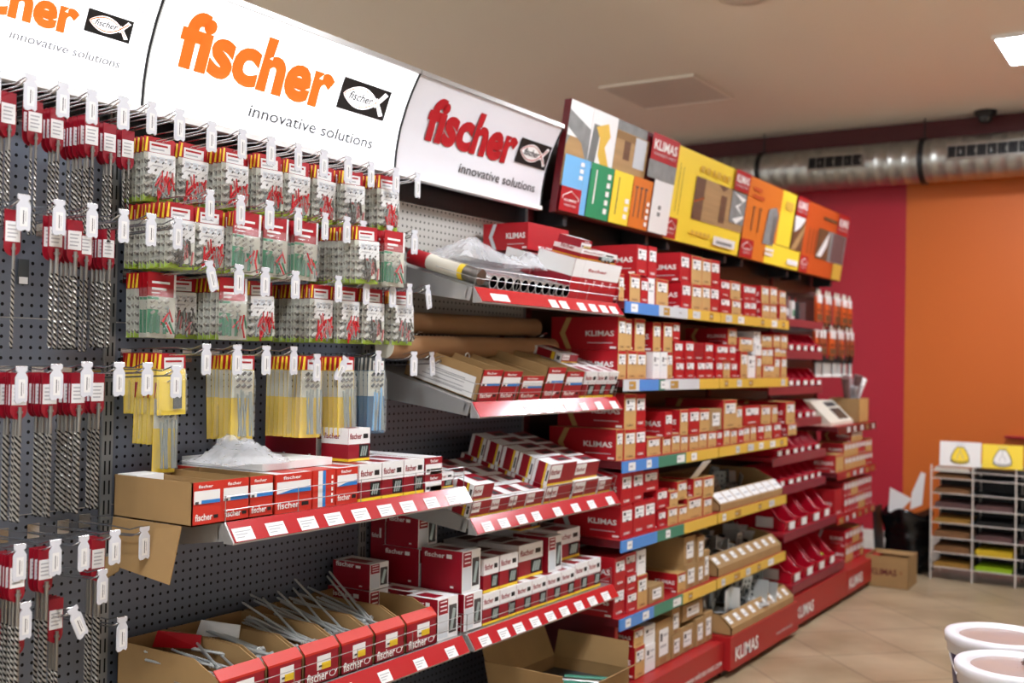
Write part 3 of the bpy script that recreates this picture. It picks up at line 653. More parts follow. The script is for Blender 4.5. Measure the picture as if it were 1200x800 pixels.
for s, txt in KTAB.items():
    rows = [[int(q) for q in r.split(',')[:4]]+[r.split(',')[4]] for r in txt.split(';')]
    rows = [(a/1000, b_/1000, z/1000, h/1000, k) for a, b_, z, h, k in rows]
    if s < 6: rows = [r for r in rows if not (s == 4 and r[0] > 4.76) and not (s == 5 and r[0] > 4.72)]
    lay = {}
    for i, r in enumerate(rows):
        lay[i] = 0
    for _ in range(3):
        for i, r in enumerate(rows):
            under = [lay[j] for j, q in enumerate(rows) if abs(q[2]+q[3]-r[2]) < .002 and min(q[1], r[1])-max(q[0], r[0]) > .01]
            if r[2] > 0: lay[i] = max(under)+1 if under else 1
    cnt = {}
    for i in sorted(range(len(rows)), key=lambda i: rows[i][0]):
        y0, y1, z, h, k = rows[i]
        if s <= 5 and y0 < 3.775: y0 = max(y0, 3.765)
        bay = 'first' if (y0+y1)/2 < 4.74 else 'second'
        key = (bay, lay[i]); cnt[key] = cnt.get(key, -1)+1
        w = y1-y0-.003; d = .3 if h > .095 else .22
        under_front = -1.925+(-.004*lay[i])
        x = under_front+random.uniform(-.005, .003)
        if z+h > .285 and s < 6: h = .285-z
        lb = f"{CN[k]} box, {ORD[cnt[key]]} from left in {['bottom', 'second', 'third'][min(lay[i], 2)]} row, {SHN[s]} of {bay} red bay"
        t = place_box(k, x, y0, ZS[s]+z, w, h-.0015, d, lb, f'small cartons on the {SHN[s]} of the {bay} red bay', st='tall' if k == 'K' else 'full' if k == 'W' else None if k == 'P' else 'up')

        if s == 4 and abs(y0-4.527) < .01: MB().add([(-.02, .005, h), (-.02, w-.005, h), (.03, w+.03, h+.075), (.03, .035, h+.075), (-.022, .005, h), (-.022, w-.005, h), (.028, w+.03, h+.076), (.028, .035, h+.076)], [(0, 1, 2, 3), (7, 6, 5, 4), (0, 4, 5, 1), (1, 5, 6, 2), (2, 6, 7, 3), (3, 7, 4, 0)], 'paper').build('open_lid', t)
        if s == 6 and abs(y0-4.41) < .01:
            for sg, nm in ((0, 'flap'), (1, 'flap')):
                ya = w*sg; yo = -.03 if sg == 0 else .05
                V = [(-.2, ya, h), (-.01, ya, h), (-.02, ya+yo, h+.09), (-.19, ya+yo, h+.09)]; V += [(x_, y_+.003, z_) for x_, y_, z_ in V]
                MB().add(V, [(0, 1, 2, 3), (7, 6, 5, 4), (0, 4, 5, 1), (1, 5, 6, 2), (2, 6, 7, 3), (3, 7, 4, 0)], 'kraft').build(nm, t)

def flat_shelf(name, label, y0, y1, zt, xf, segs, board='maroon', marks=True, thick=.03):
    t = thing(name, label, 'shelf', (0, 0, zt))
    MB().box((PEG+.003, y0, -thick), (xf-.006, y1, 0), board, faces={'+z': 'deck_red' if board == 'maroon' else board}).build('shelf_board', t)
    if segs:
        r_ = MB()
        for a, b_, mm in segs: r_.box((xf-.006, a, -.046), (xf, b_, -.001), mm)
        r = r_.build('price_rail', t); 
        m = MB()
        for a, b_, mm in (segs if marks else []):
            n = max(1, int((b_-a)/.14))
            for k in range(n):
                if random.random() < .75:
                    yy = a+(b_-a)*(k+.3)/n; m = MB(); m.plate(xf+.0008, yy, yy+random.choice((.045, .06, .08)), -.04, -.008, 'paper' if mm in ('rail_blue', 'rail_green', 'rail_maroon') else random.choice(('rail_pale', 'sand_ochre', 'paper')))
                    m.plate(xf+.0014, yy+.008, yy+.035, -.027, -.02, 'grey_ink'); m.build('price_label', r)
    return t
SEG = {1: [(3.768, 4.07, 'rail_blue'), (4.07, 4.36, 'rail_pale'), (4.36, 4.73, 'rail_yellow')], 2: [(3.768, 3.9, 'rail_pale'), (3.9, 4.08, 'rail_blue'), (4.08, 4.14, 'rail_green'), (4.14, 4.5, 'rail_pale'), (4.5, 4.73, 'rail_yellow')],
       3: [(3.768, 4.09, 'rail_blue'), (4.09, 4.37, 'rail_green'), (4.37, 4.73, 'rail_yellow')], 4: [(3.768, 4.09, 'rail_blue'), (4.09, 4.36, 'rail_green'), (4.36, 4.73, 'rail_yellow')], 5: [(3.768, 4.07, 'rail_blue'), (4.07, 4.36, 'rail_green'), (4.36, 4.73, 'rail_yellow')]}
for s in range(1, 6):
    flat_shelf('shelf', f'{SHN[s]} of the first red bay with blue to yellow price rail', 3.768, 4.735, ZS[s], -1.9, SEG[s])
    flat_shelf('shelf', f'{SHN[s]} of the second red bay with all yellow price rail', 4.745, 5.70, ZS[s], -1.9, [(4.748, 5.698, 'rail_yellow')])
# white divider pieces and back wall boards seen at the shelf edge
# ------------------------------------------------------------------ hooks
_hk = {}
def hook_mesh(L, tip):
    k = (round(L, 2), round(tip, 2))
    if k not in _hk:
        m = MB(); m.box((-.002, -.016, -.012), (.002, .016, .022), 'chrome')
        m.tube([(0, -.009, 0), (L-.03, -.009, .012), (L-.008, -.009, .02), (L-.004, 0, .026), (L-.008, .009, .02), (L-.03, .009, .012), (0, .009, 0)], .0019, 'chrome', 6)
        a = MB(); a.tube([(0, 0, .02), (L-.11, 0, .026), (L-.05, 0, tip-.012), (L-.008, 0, tip), (L, 0, tip)], .0016, 'chrome', 6); a.tube([(L, -.013, tip), (L, .013, tip)], .0018, 'chrome', 6)
        o1 = m.build('x'); o2 = a.build('x'); _hk[k] = (o1.data, o2.data)
        bpy.data.objects.remove(o1); bpy.data.objects.remove(o2)
    return _hk[k]
m = MB(); W_ = .0145
poly = [(-.013, 0), (.013, 0), (.013, -.008), (.008, -.012), (.0145, -.022), (.0145, -.07), (.011, -.075), (.004, -.071), (-.004, -.075), (-.011, -.075), (-.0145, -.07), (-.0145, -.022), (-.008, -.012), (-.013, -.008)]
n = len(poly); V = [(0, y, z) for y, z in poly]+[(.003, y, z) for y, z in poly]
m.add(V, [tuple(range(n, 2*n)), tuple(reversed(range(n)))] + [(i, (i+1) % n, n+(i+1) % n, n+i) for i in range(n)], 'tag')
m.plate(.0036, -.008, .008, -.065, -.026, 'paper'); m.plate(.004, -.002, .0, -.06, -.032, 'ink'); m.plate(.004, .003, .0045, -.055, -.034, 'grey_ink')
o = m.build('x'); TAGM = o.data; bpy.data.objects.remove(o)
def hook(y, z, label, L=.30, tip=.035, tag_=True, sway=0., grp='price hooks on the perforated panels'):
    t = thing('display_hook', label, 'hook', (PEG+.002, y, z), (0, 0, 0), grp)
    a, b_ = hook_mesh(L, tip); put(a, 'prong', t); arm = put(b_, 'label_arm', t)
    if tag_: put(TAGM, 'price_tag', t, (L+.001, 0, tip), (math.radians(sway), 0, math.radians(random.uniform(-8, 8))))
    return t
side = lambda q: ['left', 'middle', 'right'][q]

# ------------------------------------------------------------------ bagged anchors
def rod(m, p, q, r, mm, n=5): m.tube([p, q], r, mm, n)
def bag_parts(kind, seed, front=False):
    """header card, printed sheet, contents and clear pouch hanging from the origin; faces +x"""
    rnd = random.Random(seed); W = .088; Hh = .155
    if kind in ('N', 'B'): W, Hh = .072, .215
    if kind == 'Y': W, Hh = .084, .145
    h = MB(); s = MB(); c = MB(); p = MB(); y0, y1 = -W/2, W/2
    if kind in ('G', 'D'):
        h.box((-.001, y0, -.032), (.001, y1, .008), 'red'); h.add([(.0016, y0+.001, -.03), (.0016, y0+.008, -.03), (.0016, y0+.011, .006), (.0016, y0+.006, .006)], [(0, 1, 2, 3)], 'sun_yellow'); h.plate(.0016, y0+.015, y1-.012, -.03, -.004, 'paper')
        h.plate(.002, y0+.02, y1-.02, -.014, -.009, 'red'); h.plate(.002, y0+.02, y1-.03, -.024, -.02, 'grey_ink')
        s.box((-.001, y0, -Hh), (.0, y1, -.032), 'backing'); s.plate(.0008, y0, y1, -Hh, -Hh+.019, 'lime')
        s.plate(.0125, y0+.016, y1-.01, -.068, -.034, 'paper')
        for q in range(3): s.plate(.013, y0+.018, y1-.02-.01*q, -.048-.01*q, -.044-.01*q, 'grey_ink')
        for r_ in range(5):
            for q in range(4):
                zz = -.05-r_*.021; yy = y0+.012+q*.021; rod(c, (.006, yy-.010, zz-.006), (.007, yy+.006, zz+.006), .0066, 'plug_grey', 5); rod(c, (.0105, yy-.009, zz-.008), (.011, yy-.004, zz-.004), .004, 'plug_dark', 5)
        red = 'plug_red' if kind == 'G' else 'plug_dark'
        if front:
            s.plate(.0128, y0+.004, y1-.004, -.088, -.034, 'paper'); s.plate(.0126, y0+.026, y1-.003, -.142, -.088, 'backing')
            for q in range(3): s.plate(.0134, y0+.012+.024*q, y0+.028+.024*q, -.058, -.042, 'rail_pale'); s.plate(.0138, y0+.015+.024*q, y0+.024+.024*q, -.052, -.046, 'grey_ink')
            for q in range(20):
                yy = rnd.gauss(.008, .015); zz = rnd.uniform(-.132, -.094); a = rnd.gauss(0, .45); yy = max(y0+.02, min(y1-.012, yy)); rod(c, (.0145, yy-.014*math.sin(a), zz-.017*math.cos(a)), (.0155, yy+.014*math.sin(a), zz+.017*math.cos(a)), .0026, [red, 'rose', 'nail_grey', red][q % 4])
        for q in range(13):
            yy = rnd.uniform(y0+.018, y1-.012); zz = rnd.uniform(-.138, -.088); a = rnd.uniform(-.7, .7); rod(c, (.0125, yy-.014*math.sin(a), zz-.018*math.cos(a)), (.0125, yy+.014*math.sin(a), zz+.018*math.cos(a)), .0024, [red, 'nail_grey', red][q % 3])
    elif kind == 'C':
        h.box((-.001, y0, -.052), (.001, y1, .008), 'red'); h.plate(.0016, y1-.007, y1, -.052, .008, 'paper')
        h.plate(.0016, y0+.012, y1-.02, -.02, -.014, 'white'); h.plate(.0016, y0+.012, y1-.03, -.036, -.03, 'white'); h.plate(.0016, y0+.012, y1-.05, -.045, -.042, 'white')
        s.box((-.001, y0, -Hh), (.0, y1, -.052), 'backing'); s.plate(.0008, y0, y0+.035, -Hh+.012, -.054, 'leaf_green'); s.plate(.0012, y0, y0+.035, -.085, -.06, 'backing')
        for q in range(3): rod(c, (.006, y0+.01+q*.02, -.1), (.006, y0+.01+q*.02, -.145), .0045, 'bottle_green')
        for r_ in range(3):
            for q in range(3): rod(c, (.006, y0+.008+q*.022, -.068-.014*r_), (.008, y0+.016+q*.022, -.062-.014*r_), .004, 'plug_grey')
        for q in range(8):
            yy = rnd.uniform(0, y1-.012); zz = rnd.uniform(-.135, -.095); a = rnd.uniform(-.9, .9); rod(c, (.0115, yy-.015*math.sin(a), zz-.019*math.cos(a)), (.0125, yy+.015*math.sin(a), zz+.019*math.cos(a)), .0024, ['plug_red', 'nail_grey', 'plug_red', 'bottle_green'][q % 4])
    else:
        base = {'Y': 'sun_yellow', 'N': 'yellow', 'B': 'teal_blue'}[kind]; b2 = 'plug_dark' if kind != 'B' else 'slate'
        h.box((-.001, y0, -.03), (.001, y1, .008), 'red' if kind != 'B' else 'slate'); h.add([(.0016, y0+.001, -.03), (.0016, y0+.010, -.03), (.0016, y0+.013, .006), (.0016, y0+.006, .006)], [(0, 1, 2, 3)], 'sun_yellow' if kind != 'B' else 'plug_grey'); h.plate(.0016, y0+.02, y1-.006, -.03, -.002, 'paper'); h.plate(.002, y0+.024, y1-.012, -.014, -.009, 'red')
        s.box((-.001, y0, -Hh), (.0, y1, -.03), base); 
        if kind != 'Y':
            s.plate(.0006, y0, y1-.002, -.105, -.032, 'backing')
            for r_ in range(3):
                for q in range(3): rod(c, (.004, y0+.014+q*.018, -.045-.016*r_), (.006, y0+.022+q*.018, -.038-.016*r_), .004, b2)
        if kind == 'N' or kind == 'B':
            for q in range(9):
                yy = rnd.uniform(y0+.016, y1-.006); a = rnd.uniform(-.13, .13); rod(c, (.008+.001*(q % 3), yy-.05*math.sin(a)*1.2, -.205), (.009+.001*(q % 3), yy+.05*math.sin(a), -.09+rnd.uniform(-.01, .01)), .0027, 'nail_grey' if kind == 'N' else ('sky_blue' if q % 2 else 'nail_grey'))
        else:
            for q in range(6): rod(c, (.006, .004+q*.004, -.13), (.007, .004+q*.004, -.06), .003, 'slate')
            s.plate(.0006, y0+.006, y1, -.09, -.032, 'sun_yellow')
    b1, b2_, th = -Hh, (-.03), .0135
    p.add([(.001, y0, b2_), (.001, y1, b2_), (th, y1-.004, b2_-.03), (th, y0+.004, b2_-.03), (th, y0+.004, b1+.012), (th, y1-.004, b1+.012), (.001, y1, b1), (.001, y0, b1)],
          [(0, 3, 2, 1), (3, 4, 5, 2), (4, 7, 6, 5), (0, 7, 4, 3), (1, 2, 5, 6)], 'pouch')
    out = []
    for mb, nm in ((h, 'header_card'), (s, 'printed_backing'), (c, 'wall_plugs'), (p, 'clear_pouch')):
        if mb.v:
            o = mb.build('x'); out.append((nm, o.data)); bpy.data.objects.remove(o)
    return out
BAGS = {(k, i): bag_parts(k, i*7+ord(k)) for k in 'GDCYNB' for i in range(3)}
FRONT = {(k, i): bag_parts(k, i*5+ord(k), True) for k in 'GDCYNB' for i in range(3)}
BN = {'G': 'clear bag of grey plugs and red screws', 'D': 'clear bag of grey plugs and dark hooks', 'C': 'red topped bag of green plugs', 'Y': 'yellow backed plug bag', 'N': 'yellow backed bag of long nails', 'B': 'blue backed bag of anchors'}
BS = {'G': 'grey plug', 'D': 'dark hook', 'C': 'green plug', 'Y': 'yellow plug', 'N': 'yellow nail', 'B': 'blue anchor'}
def hang_bags(y, z, xf, n, kinds, where, pitch=.0165):
    """n bags on one hook, the front one at xf"""
    for i in range(n):
        k = kinds[0] if i == 0 else kinds[-1] if i >= len(kinds) else kinds[i]
        x = xf - pitch*i
        if x < PEG+.012: break
        if i == 0: lb = f'front {BN[k]}, {where}'; g = 'front bags on the price hooks'
        else: lb = f'{BS[k]} bag, {ORD[i]} from the front, {where}'; g = f'bags behind, {where}'
        t = thing('hanging_bag', lb, 'bag', (x, y+random.uniform(-.003, .003), z), (math.radians(random.uniform(-2, 2)), math.radians(random.uniform(-1.5, .5)), math.radians(random.uniform(-4, 4) if i else random.uniform(-7, 3))), g)
        for nm, me in (BAGS if i else FRONT)[(k, (i+int(y*100)) % 3)]:
            c_ = put(me, nm, t)
            if nm == 'wall_plugs': c_['kind'] = 'stuff'
RZ = {1: .533, 2: .362, 3: .19, 4: -.012}
ROWN = {1: 'top row', 2: 'second row', 3: 'third row', 4: 'fourth row'}
ROWS = {
 1: [(1.83, -2.250, 6, 'GG'), (1.93, -2.238, 4, 'GG'), (2.03, -2.19, 6, 'GGD'), (2.13, -2.165, 6, 'GG'), (2.23, -2.155, 6, 'GDG'), (2.33, -2.15, 6, 'GG'), (2.43, -2.13, 6, 'DG'), (2.545, -2.09, 8, 'GG')],
 2: [(1.83, -2.166, 10, 'DG'), (1.93, -2.171, 7, 'GCC'), (2.03, -2.135, 6, 'CG'), (2.135, -2.137, 6, 'CG'), (2.24, -2.123, 7, 'CC'), (2.40, -2.047, 12, 'DG'), (2.52, -2.038, 10, 'CC')],
 3: [(1.83, -2.225, 6, 'CCCG'), (1.93, -2.27, 4, 'DC'), (2.02, -2.17, 7, 'CG'), (2.13, -2.19, 6, 'GG'), (2.30, -2.125, 10, 'GG'), (2.40, -2.107, 5, 'GG'), (2.49, -2.09, 5, 'DG'), (2.62, -2.087, 3, 'DD')],
 4: [(1.83, -2.184, 9, 'YY'), (2.03, -2.14, 7, 'NN'), (2.22, -2.076, 9, 'NN'), (2.34, -2.059, 6, 'NN'), (2.48, -2.06, 9, 'BB')]}
for r, hs in ROWS.items():
    for i, (y, xf, n, kinds) in enumerate(hs):
        hang_bags(y, RZ[r]+.004, xf, n, kinds, f'{ORD[i]} filled hook of the {ROWN[r]}')
hang_bags(1.83, -.082, -2.20, 5, 'NY', 'low hook under the yellow bags')
hook(1.83, -.088, 'plain short hook below the yellow plug bags', L=.19, tip=.035, tag_=False)
# the tagged hooks themselves (y, tag height, sway)
HK = {1: [(y, .567, 0) for y in (1.83, 1.93, 2.03, 2.13, 2.23, 2.33, 2.43, 2.545, 2.65)],
      2: [(1.83, .40, 0), (1.93, .40, 0), (2.03, .40, 0), (2.135, .395, 0), (2.24, .395, 0), (2.33, .395, 0), (2.40, .392, 0), (2.52, .392, 0), (2.64, .392, 0)],
      3: [(1.83, .226, 18), (1.93, .226, 0), (2.02, .226, 0), (2.13, .226, 0), (2.30, .226, 0), (2.42, .226, 0), (2.54, .224, 0), (2.62, .226, 0), (2.71, .228, 12)],
      4: [(1.83, .024, 0), (1.93, .024, 0), (2.03, .024, 0), (2.13, .024, 0), (2.22, .006, 0), (2.34, -.002, -30), (2.48, .02, 0), (2.65, .02, 0), (2.74, .02, 6)]}
for r, hs in HK.items():
    for i, (y, zt, sw) in enumerate(hs):
        hook(y, zt-.035, f'chrome price hook, {ORD[i]} from left in the {ROWN[r]} of the middle bay', L=.30, sway=sw)

# ------------------------------------------------------------------ masonry drills on cards
def drill_parts(L, r):
    h = MB(); n = 10
    poly = [(-.018, .008), (-.018, -.068)]+[(-.018*math.cos(PI*k/n), -.068-.02*math.sin(PI*k/n)) for k in range(1, n)]+[(.018, -.068), (.018, .008)]
    V = [(-.0012, y, z) for y, z in poly]+[(.0012, y, z) for y, z in poly]; q = len(poly)
    h.add(V, [tuple(reversed(range(q, 2*q))), tuple(range(q))]+[(i, n_, n_+q, i+q) for i, n_ in ((i, (i+1) % q) for i in range(q))], 'crimson')
    lab_ = MB(); lab_.box((.0013, -.016, -.058), (.002, .016, -.016), 'paper')
    for k in range(4): lab_.plate(.0024, -.012, .010-.003*(k % 2), -.026-.008*k, -.023-.008*k, 'grey_ink')
    s = MB(); s.tube([(.006, 0, -.062), (.006, 0, -.062-.25*L)], r*.85, 'drill_steel', 8)
    s.tube([(.006, 0, -.07), (.006, 0, -.075)], r*1.3, 'drill_steel', 8)
    # twisted flute; highlights and groove shade painted on as bright and dark faces
    z0, z1 = -.062-.25*L, -.062-L; N = int(560*.75*L); cols = []; V = []; F = []; K = 8
    for i in range(N+1):
        z = z0+(z1-z0)*i/N; a = i*.48
        for k in range(K):
            t = 2*PI*k/K; rr = r*(1.0 if k % 4 in (0,) else .5 if k % 4 == 2 else .8)
            V.append((rr*math.cos(t+a), rr*math.sin(t+a), z))
    for i in range(N):
        for k in range(K): F.append((i*K+k, (i+1)*K+k, (i+1)*K+(k+1) % K, i*K+(k+1) % K))
    s2 = MB(); s2.add(V, [f for q, f in enumerate(F) if (q % K) % 4 in (0, 3)], 'drill_bright'); s2.add(V, [f for q, f in enumerate(F) if (q % K) % 4 in (1, 2)], 'drill_dark'); s2.tube([(0, -r, z1), (0, r, z1)], r*.5, 'drill_dark', 5)
    o = []
    for mb, nm in ((h, 'hanger_card'), (lab_, 'printed_label'), (s, 'shank'), (s2, 'fluted_shaft')):
        x = mb.build('x'); o.append((nm, x.data)); bpy.data.objects.remove(x)
    return o
DR = {}
def hang_drills(y, z, xf, n, L, r, where, pitch=.014):
    k = (L, r)
    if k not in DR: DR[k] = drill_parts(L, r*.84)
    for i in range(n):
        lb = f'front masonry drill on red card, {where}' if i == 0 else f'masonry drill on red card, {ORD[i]} from the front, {where}'
        t = thing('masonry_drill', lb, 'drill bit', (xf-pitch*i, y+random.uniform(-.003, .003), z), (0, 0, math.radians(random.uniform(-5, 5))), 'front drills' if i == 0 else f'drills behind, {where}')
        for nm, me in DR[k]:
            c_ = put(me, nm, t)
            if nm == 'fluted_shaft': c_.location = (.006, 0, 0); c_.rotation_euler.z = random.uniform(0, 6.28)
DT = [('top', .534, [(1.265, -2.10, 4, .20, .0045), (1.345, -2.13, 3, .21, .005), (1.421, -2.157, 2, .22, .004), (1.492, -2.18, 3, .19, .005), (1.574, -2.17, 7, .20, .005), (1.651, -2.205, 3, .21, .005), (1.72, -2.23, 2, .2, .004)], [(1.265, .567), (1.345, .57), (1.421, .57), (1.492, .57), (1.574, .573), (1.651, .577), (1.732, .577)]),
      ('second', .283, [(1.337, -2.09, 1, .215, .0045), (1.440, -2.10, 2, .215, .006), (1.50, -2.12, 4, .215, .0062), (1.582, -2.19, 2, .22, .005), (1.657, -2.21, 5, .21, .006)], [(1.337, .32), (1.419, .32), (1.50, .323), (1.582, .32), (1.657, .32), (1.734, .32)]),
      ('third', -.054, [(1.265, -2.06, 3, .23, .006), (1.342, -2.06, 5, .235, .0055), (1.423, -2.075, 5, .235, .006), (1.497, -2.085, 6, .235, .0065), (1.585, -2.14, 3, .24, .006)], [(1.265, -.03), (1.342, -.033), (1.423, -.028), (1.497, -.023), (1.58, -.023), (1.657, -.023), (1.74, -.03)]),
      ('fourth', -.428, [(1.275, -2.07, 5, .30, .006), (1.349, -2.06, 6, .30, .006), (1.431, -2.09, 3, .33, .0065), (1.58, -2.11, 4, .42, .0062)], [(1.275, -.4), (1.349, -.398), (1.431, -.40), (1.50, -.40), (1.58, -.398), (1.66, -.398), (1.72, -.39)]),
      ('lowest', -.545, [(1.265, -2.10, 4, .36, .006), (1.365, -2.085, 4, .38, .006), (1.475, -2.11, 4, .34, .0055)], [(1.365, -.52), (1.475, -.55), (1.605, -.595)])]
for rn, zr, ds, hs in DT:
    for i, (y, xf, n, L, r) in enumerate(ds): hang_drills(y, zr, xf, n, L, r, f'{ORD[i]} drill hook of the {rn} row')
    for i, (y, zt) in enumerate(hs): hook(y, zt-.035, f'chrome price hook, {ORD[i]} from left in the {rn} row of the left bay', sway={(4, 1): 25, (2, 0): -14}.get((['top', 'second', 'third', 'fourth', 'lowest'].index(rn), i), 0))
hook(1.55, -.515, 'chrome price hook between the fourth and lowest drill rows', sway=0)
for i, (y, z, wh) in enumerate(((1.535, .215, 'between the second row drills of the left bay'), (1.965, -.085, 'beside the yellow plug bags'), (1.60, -.50, 'in the lower part of the left bay'))):
    t = thing('hook_card', 'small slate blue card on the panel ' + wh, 'card', (PEG+.006, y, z))
    MB().box((-.002, -.014, -.06), (.0, .014, 0), 'slate').build('card', t); m = MB(); m.box((0, -.011, -.058), (.001, .011, -.042), 'paper'); m.build('white_strip', t)
# cardboard tubes
for i, (p, q, r, lb) in enumerate((((-2.12, 2.585, .033), (-2.19, 3.70, .052), .036, 'long brown cardboard tube lying on hooks, the nearer and lower of two'), ((-2.21, 2.66, .113), (-2.27, 3.70, .13), .036, 'long brown cardboard tube behind and above the other tube'))):
    t = thing('cardboard_tube', lb, 'tube', (0, 0, 0), group='two cardboard tubes')
    MB().tube([p, q], r, 'tube_card', 28, cap=False).build('tube_wall', t)
    d = (Vector(q)-Vector(p)).normalized()
    MB().tube([Vector(p)+d*.001, Vector(p)+d*.004], r-.001, 'cream', 28).build('end_cap', t)
for i, (y, z, wh) in enumerate(((2.78, -.028, 'left'), (3.55, -.008, 'right'))): hook(y+.03*(i == 0), z, f'plain chrome hook carrying the {wh} end of the brown tubes', L=.29, tag_=False)
for i, (y, z, wh) in enumerate(((2.81, .055, 'left'), (3.6, .075, 'right'))): hook(y, z, f'plain chrome hook under the {wh} end of the upper brown tube', L=.2, tip=.03, tag_=False)
# ------------------------------------------------------------------ open trays
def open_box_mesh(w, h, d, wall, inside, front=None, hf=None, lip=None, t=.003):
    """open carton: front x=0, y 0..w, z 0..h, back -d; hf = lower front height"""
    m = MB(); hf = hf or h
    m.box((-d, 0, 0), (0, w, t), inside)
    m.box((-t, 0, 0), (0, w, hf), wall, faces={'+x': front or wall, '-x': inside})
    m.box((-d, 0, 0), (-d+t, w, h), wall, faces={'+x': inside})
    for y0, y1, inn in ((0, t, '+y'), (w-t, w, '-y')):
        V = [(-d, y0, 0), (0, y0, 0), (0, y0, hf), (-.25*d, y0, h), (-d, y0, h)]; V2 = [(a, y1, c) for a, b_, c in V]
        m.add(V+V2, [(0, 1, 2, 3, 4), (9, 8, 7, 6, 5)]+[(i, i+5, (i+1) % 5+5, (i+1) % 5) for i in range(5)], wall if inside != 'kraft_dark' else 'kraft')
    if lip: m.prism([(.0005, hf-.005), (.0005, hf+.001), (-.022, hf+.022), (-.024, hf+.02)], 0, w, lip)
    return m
def tray_print(m, w, h, style):
    e = .0007
    if style == 'C':      # crimson tray of the long screws
        m.plate(e, .35*w, .75*w, .42*h, .85*h, 'paper'); m.plate(2*e, .48*w, .75*w, .42*h, .62*h, 'yellow'); m.plate(2*e, .4*w, .5*w, .5*h, .56*h, 'ink')
        m.text('fischer', face_x(3*e, .06*w, .1*h), .28*h, 'white', width=.6*w, bold=.02)
        q = [(3*e, w*(.8+.09*math.cos(k*PI/8)), h*(.22+.09*math.sin(k*PI/8))) for k in range(17)]
        m.tube(q, .0012, 'white', 4, cap=False); m.tube([(3*e, .88*w, .2*h), (3*e, .93*w, .3*h)], .0012, 'white', 4)
    else:
        m.plate(e, .05*w, .95*w, .5*h, .8*h, 'paper'); m.plate(2*e, .3*w, .95*w, .5*h, .58*h, 'strip_blue'); m.plate(3*e, .08*w, .2*w, .5*h, .56*h, 'ink')
        m.text('fischer', face_x(e, .2*w, .86*h), .07*h, 'white', width=.5*w, bold=.02); m.text('fischer', face_x(e, .1*w, .12*h), .15*h, 'white', width=.6*w, bold=.02); m.plate(e, .74*w, .9*w, .14*h, .22*h, 'black')
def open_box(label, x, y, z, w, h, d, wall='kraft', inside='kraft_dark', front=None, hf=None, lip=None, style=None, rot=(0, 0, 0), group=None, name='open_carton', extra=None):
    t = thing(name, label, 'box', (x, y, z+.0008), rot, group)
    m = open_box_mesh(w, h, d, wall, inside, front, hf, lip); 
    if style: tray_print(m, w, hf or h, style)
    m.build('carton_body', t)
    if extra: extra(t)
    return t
def flap(par, pts, mm='kraft', name='flap', th=.003):
    a, b_, c = (Vector(pts[i]) for i in range(3)); n = (b_-a).cross(c-a).normalized()*th
    V = [Vector(p) for p in pts]; V += [v+n for v in V]; k = len(pts)
    return MB().add(V, [tuple(range(k)), tuple(reversed(range(k, 2*k)))]+[(i, i+k, (i+1) % k+k, (i+1) % k) for i in range(k)], mm).build(name, par)

# --- flat shelf with the orange-red boxes (middle bay)
zA = -.395
for i, (a, b_) in enumerate(((1.879, 1.963),)):
    open_box(f'open orange-red screw tray, {ORD[i+1]} from the left on the red-railed shelf under the nail bags', -1.95, a, zA, b_-a-.002, .1, .27, front='orange_red', style='F', group='open orange-red trays')
def xk(t):
    flap(t, [(-.27, -.004, .0), (-.03, -.004, .0), (-.035, -.03, -.13), (-.20, -.035, -.11), (-.27, -.01, -.04)], 'kraft')
    flap(t, [(-.30, -.012, -.10), (-.22, -.012, -.085), (-.215, -.03, -.12), (-.25, -.034, -.14), (-.30, -.03, -.125)], 'kraft', 'torn_tab')
    MB().box((-.27, .006, .06), (-.20, .085, .102), 'paper').build('paper_edge', t)
    MB().box((-.272, .088, .003), (-.004, .091, .098), 'kraft').build('divider', t)
    m = MB()
    for q in (0, 1):
        s_ = MB(); s_.box((.0005, 0, 0), (.001, .086, .1), 'orange_red'); m2 = MB(); tray_print(m2, .086, .1, 'F')
        s_.v += [(x+.0012, y, z) for x, y, z in m2.v][:0]
        base = len(m.v); m.mats = list(dict.fromkeys(m.mats+m2.mats))
        m.v += [(x+.0006, y+q*.088, z) for x, y, z in m2.v]; m.f += [tuple(i+base for i in f) for f in m2.f]; m.m += [m.mats.index(m2.mats[k]) for k in m2.m]; m.s += m2.s
    m.build('front_print', t)
open_box('open orange-red tray at the left shelf end, its kraft side and hanging flap showing', -1.945, 1.70, zA+.001, .176, .1, .275, front='orange_red', group='open orange-red trays', extra=xk)
rowA = [('F1', 1.968, 2.098, .098), ('F5', 2.102, 2.188, .098), ('F1', 2.192, 2.278, .098)]
for i, (k, a, b_, h) in enumerate(rowA):
    place_box(k, -1.95, a, zA, b_-a-.002, h, .36, ['wide closed orange-red box with blue stripe, just right of the open trays', 'upright orange-red box with a vertical blue stripe, amid the shelf under the nail bags', 'orange-red box with blue stripe, left of the white banded boxes under the nail bags'][i], 'closed boxes under the yellow nail bags')
for i, (a, b_) in enumerate(((2.282, 2.378), (2.38, 2.476), (2.478, 2.574))):
    place_box('F2', -1.95, a, zA, b_-a-.002, .1, .33, f'white banded crimson box, {ORD[i]} of three side by side under the nail bags', 'three white banded boxes')
for i, z in enumerate((0, .051)):
    place_box('F1y', -1.95, 2.578, zA+z, .085, .049, .36, f"flat white and red box, {['lower', 'upper'][i]} of two at the right end under the nail bags", 'two flat boxes')
place_box('F2', -1.975, 2.665, zA, .09, .045, .33, 'low crimson box beyond the pair of flat boxes at the right shelf end', 'closed boxes under the yellow nail bags')
for i, x in enumerate((-2.02, -2.14, -2.24)):
    place_box('F3' if i else 'F2', x, 2.315, zA+.102, .092, .092, .1, ['crimson and white box on top of the row below the blue backed bags', 'maroon box on the row right behind the topmost white banded box', 'maroon box at the panel, last of the three on the row below the bags'][i], 'three boxes on top of the row')
